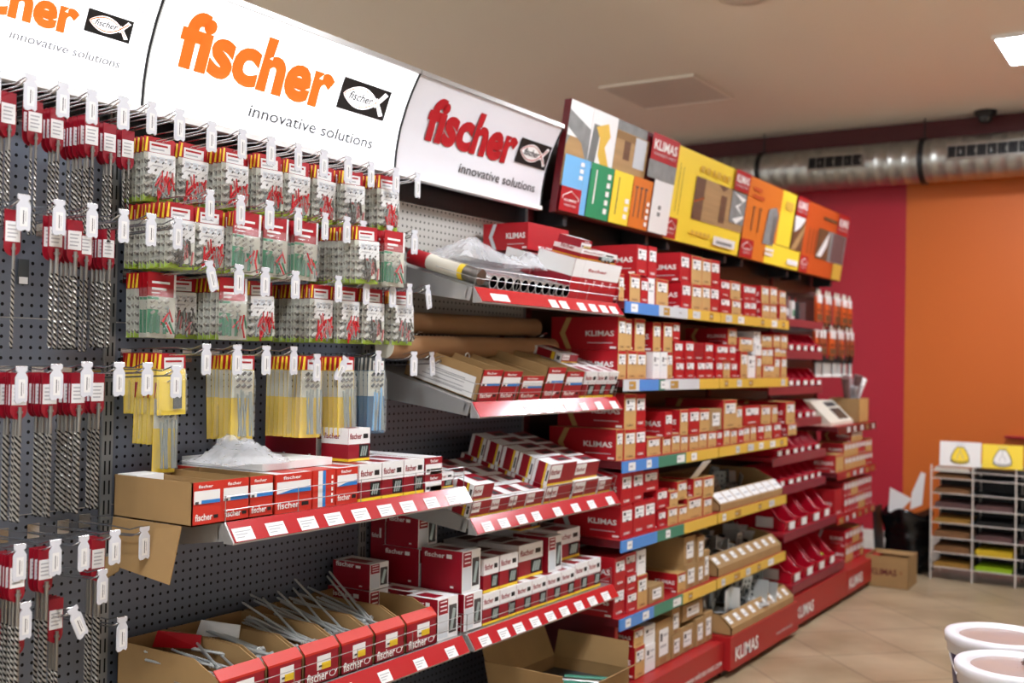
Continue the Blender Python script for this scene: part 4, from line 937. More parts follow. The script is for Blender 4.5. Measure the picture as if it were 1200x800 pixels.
place_box('W', -2.02, 1.99, zA+.1, .26, .02, .3, 'long flat white carton lying on the orange-red boxes under the nail bags')
# crumpled plastic bag
def crumple(label, name, loc, sx_, sy, sz, seed, mm='plastic', cat='plastic bag', n=22, pts=4):
    rnd = random.Random(seed); t = thing(name, label, cat, loc)
    hs = [(rnd.uniform(.15, .85), rnd.uniform(.15, .85), rnd.uniform(.5, 1)) for _ in range(pts)]
    V = []; F = []
    for i in range(n+1):
        for j in range(n+1):
            u, v = i/n, j/n
            e = min(1, min(u, v, 1-u, 1-v)*4.5)
            z = max(h*max(0, 1-math.hypot(u-a, v-b_)*1.7) for a, b_, h in hs)
            z = z*e**.7 + (rnd.uniform(-.06, .06) if e > .2 else 0)
            V.append(((u-.5)*sx_*(1+.15*math.sin(7*v+seed))+rnd.uniform(-.004, .004), (v-.5)*sy*(1+.12*math.sin(5*u+seed))+rnd.uniform(-.004, .004), max(0, z)*sz))
    for i in range(n):
        for j in range(n): a = i*(n+1)+j; F.append((a, a+n+1, a+n+2, a+1))
    k = len(V); V += [(x, y, 0) for x, y, z in V]
    F += [tuple(q+k for q in reversed(f)) for f in F]
    o = MB().add(V, F, mm, True).build('film', t); return t
crumple('crumpled clear plastic bag lying on the orange-red boxes under the yellow bags', 'plastic_bag', (-2.10, 1.98, zA+.122), .2, .2, .10, 3)

# --- helper for things on the sloping shelves
def on_slope(zl, deg, s, up=0):
    """s = distance back from the lip along the board"""
    a = math.radians(deg); return (-1.94-s*math.cos(a)+up*math.sin(a), zl+s*math.sin(a)+up*math.cos(a))
def sbox(kind, zl, deg, s, y, w, h, d, label, up=0, group=None, st=None):
    x, z = on_slope(zl, deg, s, up); return place_box(kind, x, y, z, w, h, d, label, group, st, rot=(0, math.radians(deg), 0))
# --- third shelf, sloping, lines of small boxes (right bay)
zB = -.498
def line(y, w, h, d, s0, n, up, what, wh, gap=.004):
    for i in range(n):
        sbox('F4', zB, 15, s0+i*(d+gap), y+random.uniform(-.003, .003), w, h, d, f'{what}, {ORD[i]} from the front {wh}', up, 'small boxes on the sloping third shelf')
line(2.80, .11, .052, .085, .006, 4, .0, 'small crimson box', 'in the bottom layer at the left end')
line(2.80, .11, .052, .085, .01, 2, .054, 'small white striped box', 'in the upper layer at the left end')
line(2.915, .105, .05, .085, .006, 4, 0, 'small crimson box', 'in the second file from the left')
line(3.025, .105, .05, .085, .008, 4, 0, 'small crimson box', 'in the third file from the left')
line(3.135, .105, .05, .085, .006, 4, 0, 'small crimson box', 'in the fourth file, low before the tall ones')
line(3.25, .18, .062, .072, .006, 5, 0, 'flat crimson box', 'under the left tall file')
line(3.25, .18, .078, .066, .008, 5, .064, 'tall standing white striped box', 'in the left tall file')
line(3.45, .18, .062, .072, .006, 5, 0, 'flat crimson box', 'under the right tall file')
line(3.45, .18, .062, .066, .02, 5, .064, 'standing box with white front', 'in the right tall file')
line(3.645, .1, .05, .085, .006, 3, 0, 'low crimson box', 'in the file at the right end')
# --- topmost sloping shelf: silver tubes, box pile, roll
zE = .224; dE = 15.5
x, z = on_slope(zE, dE, .004, .034)
t = thing('tool_roll', 'long round pack with red cap at the left end of the top sloping shelf', 'pack', (x, 2.83, z), (0, math.radians(dE), 0))
MB().tube([(-.30, 0, 0), (0, 0, 0)], .026, 'steel', 20).build('tube_body', t); MB().tube([(-.35, 0, 0), (-.301, 0, 0)], .023, 'maroon', 20).build('red_cap', t)
m = MB(); m.tube([(-.29, 0, 0), (-.21, 0, 0)], .0266, 'red', 20, cap=False); m.tube([(-.21, 0, 0), (-.08, 0, 0)], .0266, 'cream', 20, cap=False); m.tube([(-.08, 0, 0), (-.06, 0, 0)], .0267, 'yellow', 20, cap=False); m.build('paper_band', t)
for i in range(11):
    x, z = on_slope(zE, dE, .006, .0245)
    t = thing('metal_sleeve', f'silver tube with dark open end, {ORD[i]} from left on the top sloping shelf', 'tube', (x, 2.905+.047*i, z), (0, math.radians(dE), 0), 'silver tubes on the top sloping shelf')
    m = MB(); m.lathe([(.0225, -.0), (.0225, -.30)], 'chrome', 18, Matrix.Rotation(PI/2, 4, 'Y')); m.build('tube_wall', t)
    m = MB(); m.lathe([(.0228, 0), (.020, 0), (.020, -.03)], 'white', 18, Matrix.Rotation(PI/2, 4, 'Y')); m.build('rim', t)
    m = MB(); m.lathe([(.0202, .0006), (.0001, .0006)], 'void', 18, Matrix.Rotation(PI/2, 4, 'Y')); m.build('dark_opening', t)
x, z = on_slope(zE, dE, .20, .05)
crumple('crumpled clear plastic sheet heaped over the silver tubes at the back', 'plastic_sheet', (x, 3.06, z), .24, .50, .11, 8)
crumple('small crumpled plastic bag between the silver tubes and the red box pile', 'plastic_bag', (x+.04, 3.33, z), .14, .14, .08, 12)
sbox('F6', zE, dE, .012, 3.395, .36, .145, .16, 'long red box with white top lying at the front of the top sloping shelf', group='red box pile')
sbox('F6', zE, dE, .18, 3.38, .36, .12, .12, 'second long red box, behind the front one on the top sloping shelf', group='red box pile')
sbox('F2', zE, dE, .03, 3.45, .28, .035, .12, 'flat white topped box lying on the front long red box', up=.147, group='red box pile')
sbox('F1y', zE, dE, .05, 3.47, .08, .03, .1, 'little white box at the very top of the red box pile', up=.184, group='red box pile')
place_box('R', -2.12, 3.40, zE+.185, .30, .1, .2, 'red carton with a big chevron at the back of the top sloping shelf', 'red cartons with chevrons', name='cardboard_box')

# --- second sloping shelf: open kraft trays
zF = -.136
def sopen(label, s, y, w, h, d, hf=None, front='red', style='F', up=0, zl=zF, dg=dE, wall='kraft', extra=None, group='open kraft trays on the second sloping shelf'):
    x, z = on_slope(zl, dg, s, up); return open_box(label, x, y, z, w, h, d, wall, 'kraft_dark', front, hf, None, style, (0, math.radians(dg), 0), group, extra=extra)
def side_label(t):
    m = MB(); m.plate_y(-.0015, -.27, -.02, .006, .075, 'paper'); 
    for k in range(4): m.plate_y(-.002, -.25+.02*k, -.06, .016+.014*k, .019+.014*k, 'grey_ink')
    m.build('address_label', t)
sopen('open kraft tray with a white side label, leftmost on the second sloping shelf', .006, 2.83, .115, .105, .30, extra=side_label)
sopen('open kraft tray with red front, second from the left on the second sloping shelf', .006, 2.95, .115, .1, .30)
sopen('low open kraft tray with red front, third on the second sloping shelf', .004, 3.07, .14, .085, .28)
sopen('taller open kraft tray set forward, fourth on the second sloping shelf', .006, 3.225, .125, .115, .33)
sopen('kraft tray with red front next to the closed boxes on the second sloping shelf', .006, 3.36, .13, .1, .33)
for i, (y, w) in enumerate(((3.50, .09), (3.595, .085), (3.685, .075))):
    sbox('F2', zF, dE, .006, y, w, .1, .16, f'white banded red box, {ORD[i]} in front at the right end of the second sloping shelf', group='boxes at the right end of the second sloping shelf')
    sbox('F4', zF, dE, .17, y, w, .1, .18, f'small red box behind, {ORD[i]} in the back line of the second sloping shelf', group='boxes at the right end of the second sloping shelf')
sbox('F4', zF, dE, .12, 3.50, .12, .03, .14, 'flat red box lying on the white banded ones on the second sloping shelf', up=.102)
m = MB(); rnd = random.Random(4)
t = thing('hook_bolt', 'bright screw eye poking out of the second open kraft tray', 'screw eye', (on_slope(zF, dE, .16)[0], 2.99, on_slope(zF, dE, .16)[1]+.06))
MB().tube([(0, 0, -.03), (0, 0, .03)]+[(0, .012*math.sin(k*PI/6), .042-.012*math.cos(k*PI/6)) for k in range(12)], .0022, 'zinc', 6).build('eye', t)

# --- lower flat shelf: crimson trays of long screws
zC = -.853
_sm = {}
def long_screw(L, r):
    k = (round(L, 2), r)
    if k not in _sm:
        m = MB(); m.tube([(0, 0, 0), (.45*L, 0, 0)], r, 'zinc', 7)
        n = int(L*.55/.004); pts = [(.45*L+.55*L*i/n, 0, 0) for i in range(n+1)]
        m.tube(pts, r, 'zinc', 7, rs=[r*(1.15 if i % 2 else .8) for i in range(n)]+[.0006])
        m.tube([(-.004, 0, 0), (0, 0, 0)], r*2.1, 'zinc', 6); m.tube([(-.010, 0, 0), (-.004, 0, 0)], r*1.5, 'zinc', 6)
        o = m.build('x'); _sm[k] = o.data; bpy.data.objects.remove(o)
    return _sm[k]
trays = [(1.80, .15, 8, .2), (1.955, .125, 9, .2), (2.085, .135, 14, .22), (2.225, .135, 14, .26), (2.365, .135, 15, .28), (2.505, .15, 0, 0)]
for i, (y, w, ns, L) in enumerate(trays):
    lb = f'open crimson tray with orange lip, {ORD[i]} from left in the row of screw trays' if i < 5 else 'empty looking crimson tray with orange lip, rightmost in the row of screw trays'
    def ex(t, w=w, i=i):
        if i in (0, 1): flap(t, [(-.33, w*.5, .10), (-.22, w*.9, .10), (-.215, w*.9, .135), (-.31, w*.5, .145)], 'paper' if i else 'red', 'torn_flap')
    open_box(lb, -1.95, y, zC, w-.004, .125, .37, 'kraft', 'kraft_dark', 'crimson', .085, 'orange_red', 'C', group='open crimson screw trays', extra=ex)
    for k in range(ns):
        rn = random.Random(i*50+k); LL = L*rn.uniform(.85, 1.1)
        hx_ = rn.uniform(-2.06, -1.99); yy = y+rn.uniform(.022, w-.026); zz = zC+.075+.0045*(k % 5)+rn.uniform(0, .01)
        el = rn.uniform(3, 14) if k % 5 else rn.uniform(16, 30); yaw = 180+rn.uniform(-9, 9) if k % 5 else 180+rn.uniform(-22, 12)
        if i < 2: yaw = 180+rn.uniform(-25, 25); el = rn.uniform(1, 8)
        t = thing('long_screw', f"long zinc plated screw heaped in the {ORD[i]} crimson tray", 'screw', (hx_, yy, zz), (0, -math.radians(el), math.radians(yaw)), f'long screws in the {ORD[i]} crimson tray')
        put(long_screw(round(LL, 2), .0034 if i != 1 else .0048), 'screw_body', t)
# crimson boxes behind and beside them
def F3(label, x, y, z, w=.1, h=.125, d=.16): return place_box('F3', x, y, z, w, h, d, label, 'big crimson boxes', name='cardboard_box')
F3('big crimson box at the very left, alone on the back boxes behind the screw trays', -2.17, 2.60, zC+.135, .09, .08, .15)
place_box('F3', -2.17, 2.60, zC, .09, .132, .17, 'crimson box low at the panel behind the rightmost screw tray', 'big crimson boxes')
F3('low crimson box with pale top right behind the empty looking tray', -1.955, 2.662, zC, .105, .125, .12)
F3('low crimson box second behind the empty looking tray', -2.08, 2.70, zC, .075, .125, .14)
F3('crimson box at the front left corner of the shelf, bottom of two', -1.955, 2.80, zC+.002, .1, .115)
F3('crimson box at the front left corner of the shelf, top of two', -1.965, 2.80, zC+.119, .1, .13)
F3('crimson box behind the front corner pair, lower', -2.13, 2.80, zC+.002, .1, .115, .18)
F3('crimson box behind the front corner pair, middle', -2.135, 2.80, zC+.119, .1, .12, .15)
F3('crimson box topmost at the left corner of the lowest wire fronted shelf', -2.14, 2.80, zC+.241, .1, .1, .13)
F3('dark crimson box at the panel, topmost at the back of the left corner', -2.285, 2.81, zC+.002, .1, .32, .06)
# bottom row with white bands
for i in range(8):
    a = 2.905+.1*i; place_box('F2', -1.955, a, zC, .098, .098 if i < 6 else .108, .18, f'white banded crimson box, {ORD[i]} from left in the front bottom row, lowest wire shelf', 'front row of white banded boxes')
    if a+.1 < 3.72: place_box('F2', -2.15, a, zC, .098, .098, .18, f'white banded crimson box, {ORD[i]} from left in the back bottom row, lowest wire shelf', 'back row of white banded boxes')
place_box('F2', -1.965, 2.92, zC+.1, .088, .108, .17, 'white banded box stacked second from the left on the front row', 'boxes stacked on the front row')
place_box('F2', -1.965, 3.015, zC+.1, .11, .108, .17, 'white banded box stacked third from the left on the front row', 'boxes stacked on the front row')
place_box('F2', -1.99, 3.17, zC+.1, .16, .115, .17, 'large white banded box stacked in the middle of the front row', 'boxes stacked on the front row')
place_box('F3', -1.975, 3.345, zC+.1, .095, .125, .15, 'crimson box with green and white label stacked right of the large one', 'boxes stacked on the front row')
place_box('F2', -2.03, 3.50, zC+.11, .17, .112, .17, 'white banded box stacked near the right end of the front row', 'boxes stacked on the front row')
place_box('F2', -2.17, 3.20, zC+.1, .22, .10, .16, 'box in shade behind the large white banded one', 'boxes stacked on the back row')
place_box('F2', -2.13, 3.40, zC+.226, .14, .06, .15, 'white topped box at the very top behind the green labelled one', 'boxes stacked on the back row')
place_box('F2', -2.135, 3.40, zC+.1, .15, .125, .16, 'crimson box carrying the white topped box at the back', 'boxes stacked on the back row')
# big open kraft carton at the bottom of the right bay
zG = .151-H
t = open_box('big open brown carton at the bottom of the bay under the unlit sign', -1.80, 3.19, zG, .46, .15, .32, 'kraft', 'kraft_dark')
flap(t, [(-.318, .003, .15), (-.004, .003, .15), (.0, -.035, .235), (-.31, -.035, .235)], 'kraft')
flap(t, [(-.318, .457, .15), (-.004, .457, .15), (-.01, .475, .245), (-.31, .475, .245)], 'kraft')
flap(t, [(-.317, .01, .15), (-.317, .45, .15), (-.365, .44, .27), (-.365, .02, .27)], 'kraft')
flap(t, [(-.003, .01, .15), (-.003, .45, .15), (.055, .44, .19), (.055, .02, .19)], 'kraft')
for i in range(5):
    t = thing('metal_tube', f'short bright tube in the big open brown carton, {ORD[i]} from the near side', 'tube', (-2.03+.012*i, 3.33+.04*i, zG+.125), (0, 0, math.radians(8+4*i)), 'tubes in the big carton')
    MB().tube([(0, 0, 0), (.17, .0, .0)], .009, 'chrome' if i % 2 else 'rail_green', 10).build('tube_body', t)
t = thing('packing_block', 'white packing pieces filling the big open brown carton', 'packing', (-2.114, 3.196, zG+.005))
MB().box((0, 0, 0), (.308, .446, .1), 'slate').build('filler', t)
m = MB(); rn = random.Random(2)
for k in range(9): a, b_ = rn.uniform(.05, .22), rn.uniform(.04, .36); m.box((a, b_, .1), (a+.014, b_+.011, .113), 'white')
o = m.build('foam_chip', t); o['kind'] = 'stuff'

# ------------------------------------------------------------------ trays of loose brackets (second red bay)
def kraft_tray(label, y0, y1, z, xf, hf, hb, d, nl, bigl=False):
    t = thing('display_tray', label, 'tray', (xf, y0, z)); w = y1-y0; m = MB()
    m.prism([(0, 0), (0, hf), (-.055, hf+.05), (-.06, hf+.047), (-.006, hf-.002), (-.006, 0)], 0, w, 'kraft')
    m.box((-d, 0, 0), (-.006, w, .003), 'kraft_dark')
    for a in (0, w-.004):
        m.prism([(-d, 0), (0, 0), (0, hf), (-.055, hf+.05), (-.16, hb), (-d, hb)], a, a+.004, 'kraft')
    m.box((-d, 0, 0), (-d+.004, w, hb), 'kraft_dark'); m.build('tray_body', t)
    for k in range(nl):
        a = w*(k+.15)/nl; ww = w/nl*(.9 if bigl else .42)
        P_ = lambda u, y: (-.055*u+.0012, y, hf+.05*u+.0012)
        m = MB(); lo, hi = (.1, .92) if bigl else (.25, .78); m.quad(P_(lo, a), P_(lo, a+ww), P_(hi, a+ww), P_(hi, a), 'paper'); m.quad(*[(p[0]+.0006, p[1], p[2]+.0006) for p in (P_(.4, a+.2*ww), P_(.4, a+.8*ww), P_(.5, a+.8*ww), P_(.5, a+.2*ww))], 'grey_ink'); m.build('price_label', t)
    return t
kraft_tray('kraft display tray with long white labels on the fourth shelf of the second red bay', 4.80, 5.68, ZS[4]+.001, -1.915, .03, .13, .42, 8, True)
kraft_tray('kraft display tray with small square labels on the fifth shelf of the second red bay', 4.79, 5.67, ZS[5]+.001, -1.915, .04, .11, .42, 8)
kraft_tray('large kraft display tray of grey metal parts on the base of the second red bay', 4.78, 5.66, .1855-H, -1.84, .035, .10, .48, 9)
def bracket_mesh(a, b_, w, mm):
    m = MB(); t_ = .003
    m.box((0, 0, 0), (a, w, t_), mm); m.box((0, 0, t_), (t_, w, b_), mm)
    for k in range(3):
        for j in range(2):
            x = a*(.25+.25*k); y = w*(.3+.4*j); m.plate_z(t_+.0006, x-.005, x+.005, y-.005, y+.005, 'black'); m.plate(t_+.0006, y-.005, y+.005, b_*(.25+.25*k)-.005, b_*(.25+.25*k)+.005, 'black')
    return m
def hanger_mesh(a, w, h, mm):
    m = MB(); m.box((0, 0, 0), (a, w, .003), mm); m.box((0, 0, 0), (a, .003, h), mm); m.box((0, w-.003, 0), (a, w, h), mm); m.box((0, -.03, 0), (.003, 0, h), mm); m.box((0, w, 0), (.003, w+.03, h), mm)
    for k in range(3): m.plate_y(-.0006, a*.3-.004, a*.3+.004, h*(.25+.25*k)-.004, h*(.25+.25*k)+.004, 'black')
    m.plate(a+.0006, .2*w, .7*w, -.001, .001, 'paper'); return m
BRM = []
for q in (bracket_mesh(.09, .07, .05, 'zinc'), bracket_mesh(.06, .1, .06, 'grey_plate'), hanger_mesh(.08, .07, .07, 'zinc'), bracket_mesh(.12, .05, .04, 'slate')):
    o = q.build('x'); BRM.append(o.data); bpy.data.objects.remove(o)
def heap(n, y0, y1, z0, x0, x1, where, ms, seed, zr=.07, sc_=1.):
    rn = random.Random(seed)
    for k in range(n):
        t = thing('angle_bracket' if ms != [2] else 'joist_hanger', f'grey steel fitting heaped in the {where}', 'bracket', (rn.uniform(x0, x1), y0+(y1-y0)*(k+rn.random())/n, z0+rn.uniform(.01, zr)), (rn.uniform(-.35, .35), rn.uniform(-.4, .3), rn.uniform(0, 6.3)), f'steel fittings in the {where}')
        put(BRM[rn.choice(ms)], 'bent_plate', t); t.scale = (sc_,)*3
heap(16, 4.86, 5.55, ZS[4], -2.2, -2.03, 'tray on the fourth shelf of the second red bay', [0, 1, 3], 5)
heap(18, 4.86, 5.55, ZS[5], -2.2, -2.03, 'tray on the fifth shelf of the second red bay', [0, 1, 2, 3], 6, .08)
heap(30, 4.86, 5.5, .1855-H, -2.2, -1.97, 'base tray of the second red bay', [1, 2, 0], 7, .11, 1.5)
t = open_box('small open kraft carton with lid standing up, left of the white labelled tray', -1.935, 4.55, ZS[3]+.078+.08, .15, .06, .2, 'kraft', 'kraft_dark') if False else None

# ------------------------------------------------------------------ open bins (third red bay)
def bin_mesh(w, h, d):
    m = MB(); t_ = .004; fw = .72
    # side profile: low front lip, sloping up to a full height back
    pr = [(0, 0), (.012, h*.34), (-.10*d, h*.42), (-.36*d, h), (-d, h), (-d, 0)]
    for s_ in (0, 1):
        V = []; 
        for x, z in pr:
            ins = w*.06*(1-z/h); V.append((x, ins if s_ == 0 else w-ins, z))
        V2 = [(x, y+(t_ if s_ == 0 else -t_), z) for x, y, z in V]; n = len(V)
        f1, f2 = tuple(range(n)), tuple(reversed(range(n, 2*n)))
        m.add(V+V2, [f1, f2]+[(i, n+i, n+(i+1) % n, (i+1) % n) for i in range(n)], 'bin_red')
    m.box((-d, w*.06, 0), (0, w*.94, t_), 'bin_red'); m.box((-d, 0, 0), (-d+t_, w, h), 'bin_red')
    m.prism([(0, 0), (.012, h*.34), (.008, h*.34), (-.004, 0)], w*.05, w*.95, 'bin_red')
    m.tube([(-.36*d, 0, h), (-.10*d, .01*w, h*.42), (.012, .035*w, h*.34), (.012, w*.965, h*.34), (-.10*d, w*.99, h*.42), (-.36*d, w, h)], .0045, 'bin_red', 6)
    m.tube([(-.36*d, 0, h), (-d, 0, h), (-d, w, h), (-.36*d, w, h)], .0045, 'bin_red', 6)
    o = m.build('x'); me = o.data; bpy.data.objects.remove(o); return me
BIG = bin_mesh(.18, .16, .3); SM = bin_mesh(.108, .1, .2)
def bins(me, ys, z, xf, w, h, rown, side_lab=True):
    for i, y in enumerate(ys):
        t = thing('storage_bin', f'red open fronted bin, {ORD[i]} from left on the {rown} bin shelf', 'bin', (xf, y, z+.001), (0, 0, math.radians(random.uniform(-3, 3))), 'red open fronted bins')
        put(me, 'bin_body', t); MB().box((.0125, w*.3, h*.05), (.0145, w*.75, h*.31), 'paper').build('label_card', t)
        if i == 0 and side_lab: MB().plate_y(-.001+w*.03, -.16, -.06, h*.1, h*.45, 'paper').build('side_label', t)
KL = [('a', .268, -2.03, 5.95), ('b', .085, -2.03, 5.73), ('c', -.12, -2.03, 5.73), ('d', -.31, -2.03, 5.73), ('e', -.505, -2.0, 5.73), ('f', -.675, -2.0, 5.73), ('g', -.905, -1.93, 5.73), ('h', -1.175, -1.88, 5.73)]
BR = ['first', 'second', 'third', 'fourth', 'fifth', 'sixth', 'seventh', 'eighth']
for i, (k, z, xf, y0) in enumerate(KL):
    flat_shelf('shelf', f'{BR[i]} bin shelf from the top with dull maroon rail in the third red bay', 5.725, 6.70, z, xf+.012, [(5.73, 6.695, 'rail_maroon')], 'shelf_red', False, .02)
bins(SM, [6.08+.13*k for k in range(5)], .085, -2.045, .125, .105, 'second')
bins(SM, [6.08+.13*k for k in range(5)], -.12, -2.045, .125, .105, 'third')
bins(SM, [6.0+.13*k for k in range(5)], -.31, -2.045, .125, .105, 'fourth', False)
bins(SM, [5.80+.135*k for k in range(6)], -.505, -2.01, .125, .105, 'fifth', False)
bins(SM, [5.86+.135*k for k in range(6)], -.675, -2.01, .125, .105, 'sixth', False)
bins(BIG, [5.79, 6.01, 6.23, 6.45], -.905, -1.945, .18, .16, 'seventh')
bins(BIG, [5.75, 5.97, 6.19, 6.41], -1.175, -1.895, .18, .16, 'eighth')
t = thing('work_glove', 'bright yellow bundle lying in the rightmost bin of the lowest bin shelf', 'bundle', (-1.95, 6.47, -1.165)); 
MB().lathe([(.001, 0), (.022, .01), (.03, .03), (.02, .055), (.001, .06)], 'lime', 14, T(0, 0, 0) @ Matrix.Diagonal((1, .7, 1, 1))).build('bundle', t)
for i in range(5):
    t = thing('packaged_tool', f'grey and pink pack, {ORD[i]} from left on the top bin shelf', 'pack', (-2.06, 6.0+.12*i, .269), (0, 0, .1*i), 'packs on the top bin shelf')
    m = MB(); m.box((-.12, 0, 0), (0, .09, .11), ['grey_plate', 'sand_mauve', 'paper', 'black', 'sand_mauve'][i]); m.plate(.0008, .01, .08, .02, .06, 'leaf_green' if i == 2 else 'rail_pale'); m.box((-.06, .02, .11), (-.056, .07, .14), 'red'); m.build('carton', t)

# ------------------------------------------------------------------ last red bay
flat_shelf('shelf', 'shelf with the cream counter machine in the last red bay', 6.75, 7.66, -.375, -1.93, [(6.755, 7.655, 'maroon')], 'maroon')
flat_shelf('shelf', 'shelf of tan boxes under the cream counter machine', 6.75, 7.66, -.66, -1.93, [(6.755, 7.655, 'deck_red')], 'maroon')
flat_shelf('shelf', 'shelf of red boxes, lowest in the last red bay', 6.75, 7.66, -.935, -1.93, [(6.755, 7.655, 'deck_red')], 'maroon')
t = thing('counter_machine', 'cream wedge shaped counter machine with a dark screen', 'machine', (-1.99, 6.80, -.374), (0, 0, 0))
m = MB(); m.prism([(-.3, 0), (0, 0), (.0, .02), (-.14, .15), (-.28, .15)], 0, .5, 'cream'); m.build('housing', t)
P_ = lambda u, y: (-.14*u+.0008, y, .02+.13*u+.0008)
m = MB(); m.quad(P_(.12, .24), P_(.12, .46), P_(.62, .46), P_(.62, .24), 'screen'); m.build('screen', t); m = MB(); m.quad(P_(.7, .24), P_(.7, .46), P_(.92, .46), P_(.92, .24), 'slate'); m.build('keypad', t)
open_box('open tan carton beside the cream counter machine', -1.97, 7.36, -.374, .24, .16, .2, 'tan', 'kraft_dark')
t = thing('wrapped_bundle', 'clear wrapped bundle of pale rolled paper standing in the open tan carton', 'wrapped bundle', (-2.06, 7.48, -.37))
rn = random.Random(5)
for k in range(8):
    a = rn.uniform(-.5, .6); b_ = rn.uniform(-.25, .4); L = rn.uniform(.24, .34)
    MB().tube([(0, .01*k-.04, .01), (L*math.sin(b_)*.6, .01*k-.04+L*math.sin(a), L*math.cos(a))], .022, ['plastic', 'paper', 'sand_mauve', 'plastic'][k % 4], 9, rs=[.012, .028]).build('rolled_sheet', t)
cnt = 0
def grid(y0, n, w, z0, lay, h, kinds, where, xf=-1.945, gap=.006):
    rn = random.Random(int(y0*100)+len(where))
    for l in range(lay):
        for k in range(n):
            kd = kinds[(k//2+l) % len(kinds)]
            place_box(kd, xf-.004*l, y0+k*(w+gap), z0+l*(h+.001), w, h, .2, f"small {'red' if kd == 'R' else 'tan'} box, {ORD[k]} from left, {['bottom', 'middle', 'top'][l]} layer {where}", f'small boxes {where}', 'up')
grid(6.95, 8, .078, -.659, 2, .085, 'TTTR', 'on the shelf under the machine')
grid(7.1, 3, .08, -.659+.173, 1, .07, 'T', 'third high under the machine')
grid(6.95, 8, .078, -.934, 2, .1, 'RRT', 'on the lowest shelf, far wall')
grid(7.0, 5, .08, -1.249, 2, .1, 'TR', 'on the base at the far wall')
place_box('T', -1.945, 6.76, -.659, .17, .11, .28, 'tan carton with chevron side at the left of the shelf under the machine')
place_box('R', -1.95, 6.76, -.934, .17, .17, .28, 'red carton with chevron side at the left of the lowest shelf by the far wall')
def pack(y, z, L, rown, i, kind):
    t = thing('hanging_pack', f'{["orange and white", "orange and pale", "silver and black"][kind]} hanging pack, {ORD[i]} from left in the {rown} row by the far wall', 'pack', (-2.1+random.uniform(-.01, .01), y, z), (0, 0, math.radians(random.uniform(-6, 6))), f'{rown} row of hanging packs')
    m = MB(); w = .036
    if kind < 2:
        m.prism([(-.006, -L), (.01, -L), (.012, -.08), (.004, 0), (-.006, 0)], -w, w, 'deep_orange' if kind == 0 else 'pack_brown'); m.plate(.0125, -w*.9, w*.9, -L*.95, -L*.7, 'wood_dark'); m.plate(.0127, -w*.5, w*.4, -L*.6, -L*.5, 'black'); m.build('pack_body', t)
        m = MB(); m.box((-.004, -w*.5, -.04), (.0135, w*.5, .012), 'paper'); m.tube([(.002, 0, .0), (.002, 0, .045)], .007, 'cream', 8, rs=[.011, .004]); m.build('pale_nozzle', t)
        m = MB(); m.box((-.004, -w*.7, -L-.03), (.011, w*.7, -L), ['wood_dark', 'black'][kind]); m.build('dark_foot', t)
    else:
        m.tube([(0, 0, 0), (0, 0, -L)], .013, 'zinc', 10); m.build('pack_body', t); MB().tube([(0, 0, 0), (0, 0, .03)], .02, 'black', 10).build('cap', t); MB().tube([(0, 0, -L), (0, 0, -L-.02)], .016, 'white', 10).build('white_tip', t)
    hk = MB().tube([(PEG+2.1+.004, 0, .02), (.0, 0, .022)], .002, 'chrome', 5).build('hang_wire', t)
for i in range(9): pack(6.82+.095*i, .44, .16, 'top', i, i % 2)
for i in range(9): pack(6.82+.095*i, .22, .15, 'second', i, 1-(i % 3 == 0))
for i in range(11): pack(6.80+.078*i, .02, .07, 'third', i, 2)

# ------------------------------------------------------------------ right side of the picture
def kl(t):
    MB().text('KLIMAS', lambda u, v: (.035+u, -.0015, .08+v), .04, 'maroon', width=.165, bold=.02).build('lettering', t)
    m = MB(); m.add([(.215, -.0015, .09), (.235, -.0015, .09), (.235, -.0015, .105), (.225, -.0015, .118), (.215, -.0015, .105)], [(0, 1, 2, 3, 4)], 'sand_brown'); m.build('printed_arrow', t)
t = thing('cardboard_carton', 'open brown carton with printed red word on the floor below the red wall', 'box', (-1.90, 7.30, -H+.001), (0, 0, math.radians(2)))
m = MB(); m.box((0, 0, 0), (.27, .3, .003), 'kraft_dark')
for a, b_ in (((0, 0, 0), (.27, .003, .2)), ((0, .297, 0), (.27, .3, .2)), ((0, 0, 0), (.003, .3, .2)), ((.267, 0, 0), (.27, .3, .2))): m.box(a, b_, 'kraft')
m.build('carton_body', t); kl(t)
flap(t, [(.003, .0, .2), (.267, .0, .2), (.25, .05, .188), (.02, .05, .188)], 'kraft'); flap(t, [(.003, .3, .2), (.267, .3, .2), (.25, .25, .18), (.02, .25, .18)], 'kraft')

# bin bag with waste paper
t = thing('refuse_sack', 'black refuse sack slumped on the floor between the carton and the wire rack', 'bag', (-1.80, 8.02, -H))
rn = random.Random(9); V = []; F = []; n = 26; k_ = 16
for j in range(k_+1):
    v = j/k_; z = .42*v; r = .17*(1-.12*math.sin(PI*v))*(1 if v > .06 else .85)
    for i in range(n):
        a = 2*PI*i/n; rr = r*(1+.07*math.sin(5*a+3*v)+.05*rn.uniform(-1, 1)); V.append((rr*math.cos(a), rr*math.sin(a)*.85, z+(.03*math.sin(3*a) if v > .8 else 0)))
for j in range(k_):
    for i in range(n): F.append((j*n+i, j*n+(i+1) % n, (j+1)*n+(i+1) % n, (j+1)*n+i))
F.append(tuple(reversed(range(n)))); V.append((0, 0, .36)); c_ = len(V)-1
for i in range(n): F.append((k_*n+i, k_*n+(i+1) % n, c_))
MB().add(V, F, 'bag_black', True).build('sack', t)
t = thing('folder', 'dark grey folder leaning at the left of the refuse sack', 'folder', (-1.975, 7.93, -H+.001), (0, math.radians(-4), 0)); MB().box((0, -.06, 0), (.012, .16, .44), 'dark_metal').build('cover', t)
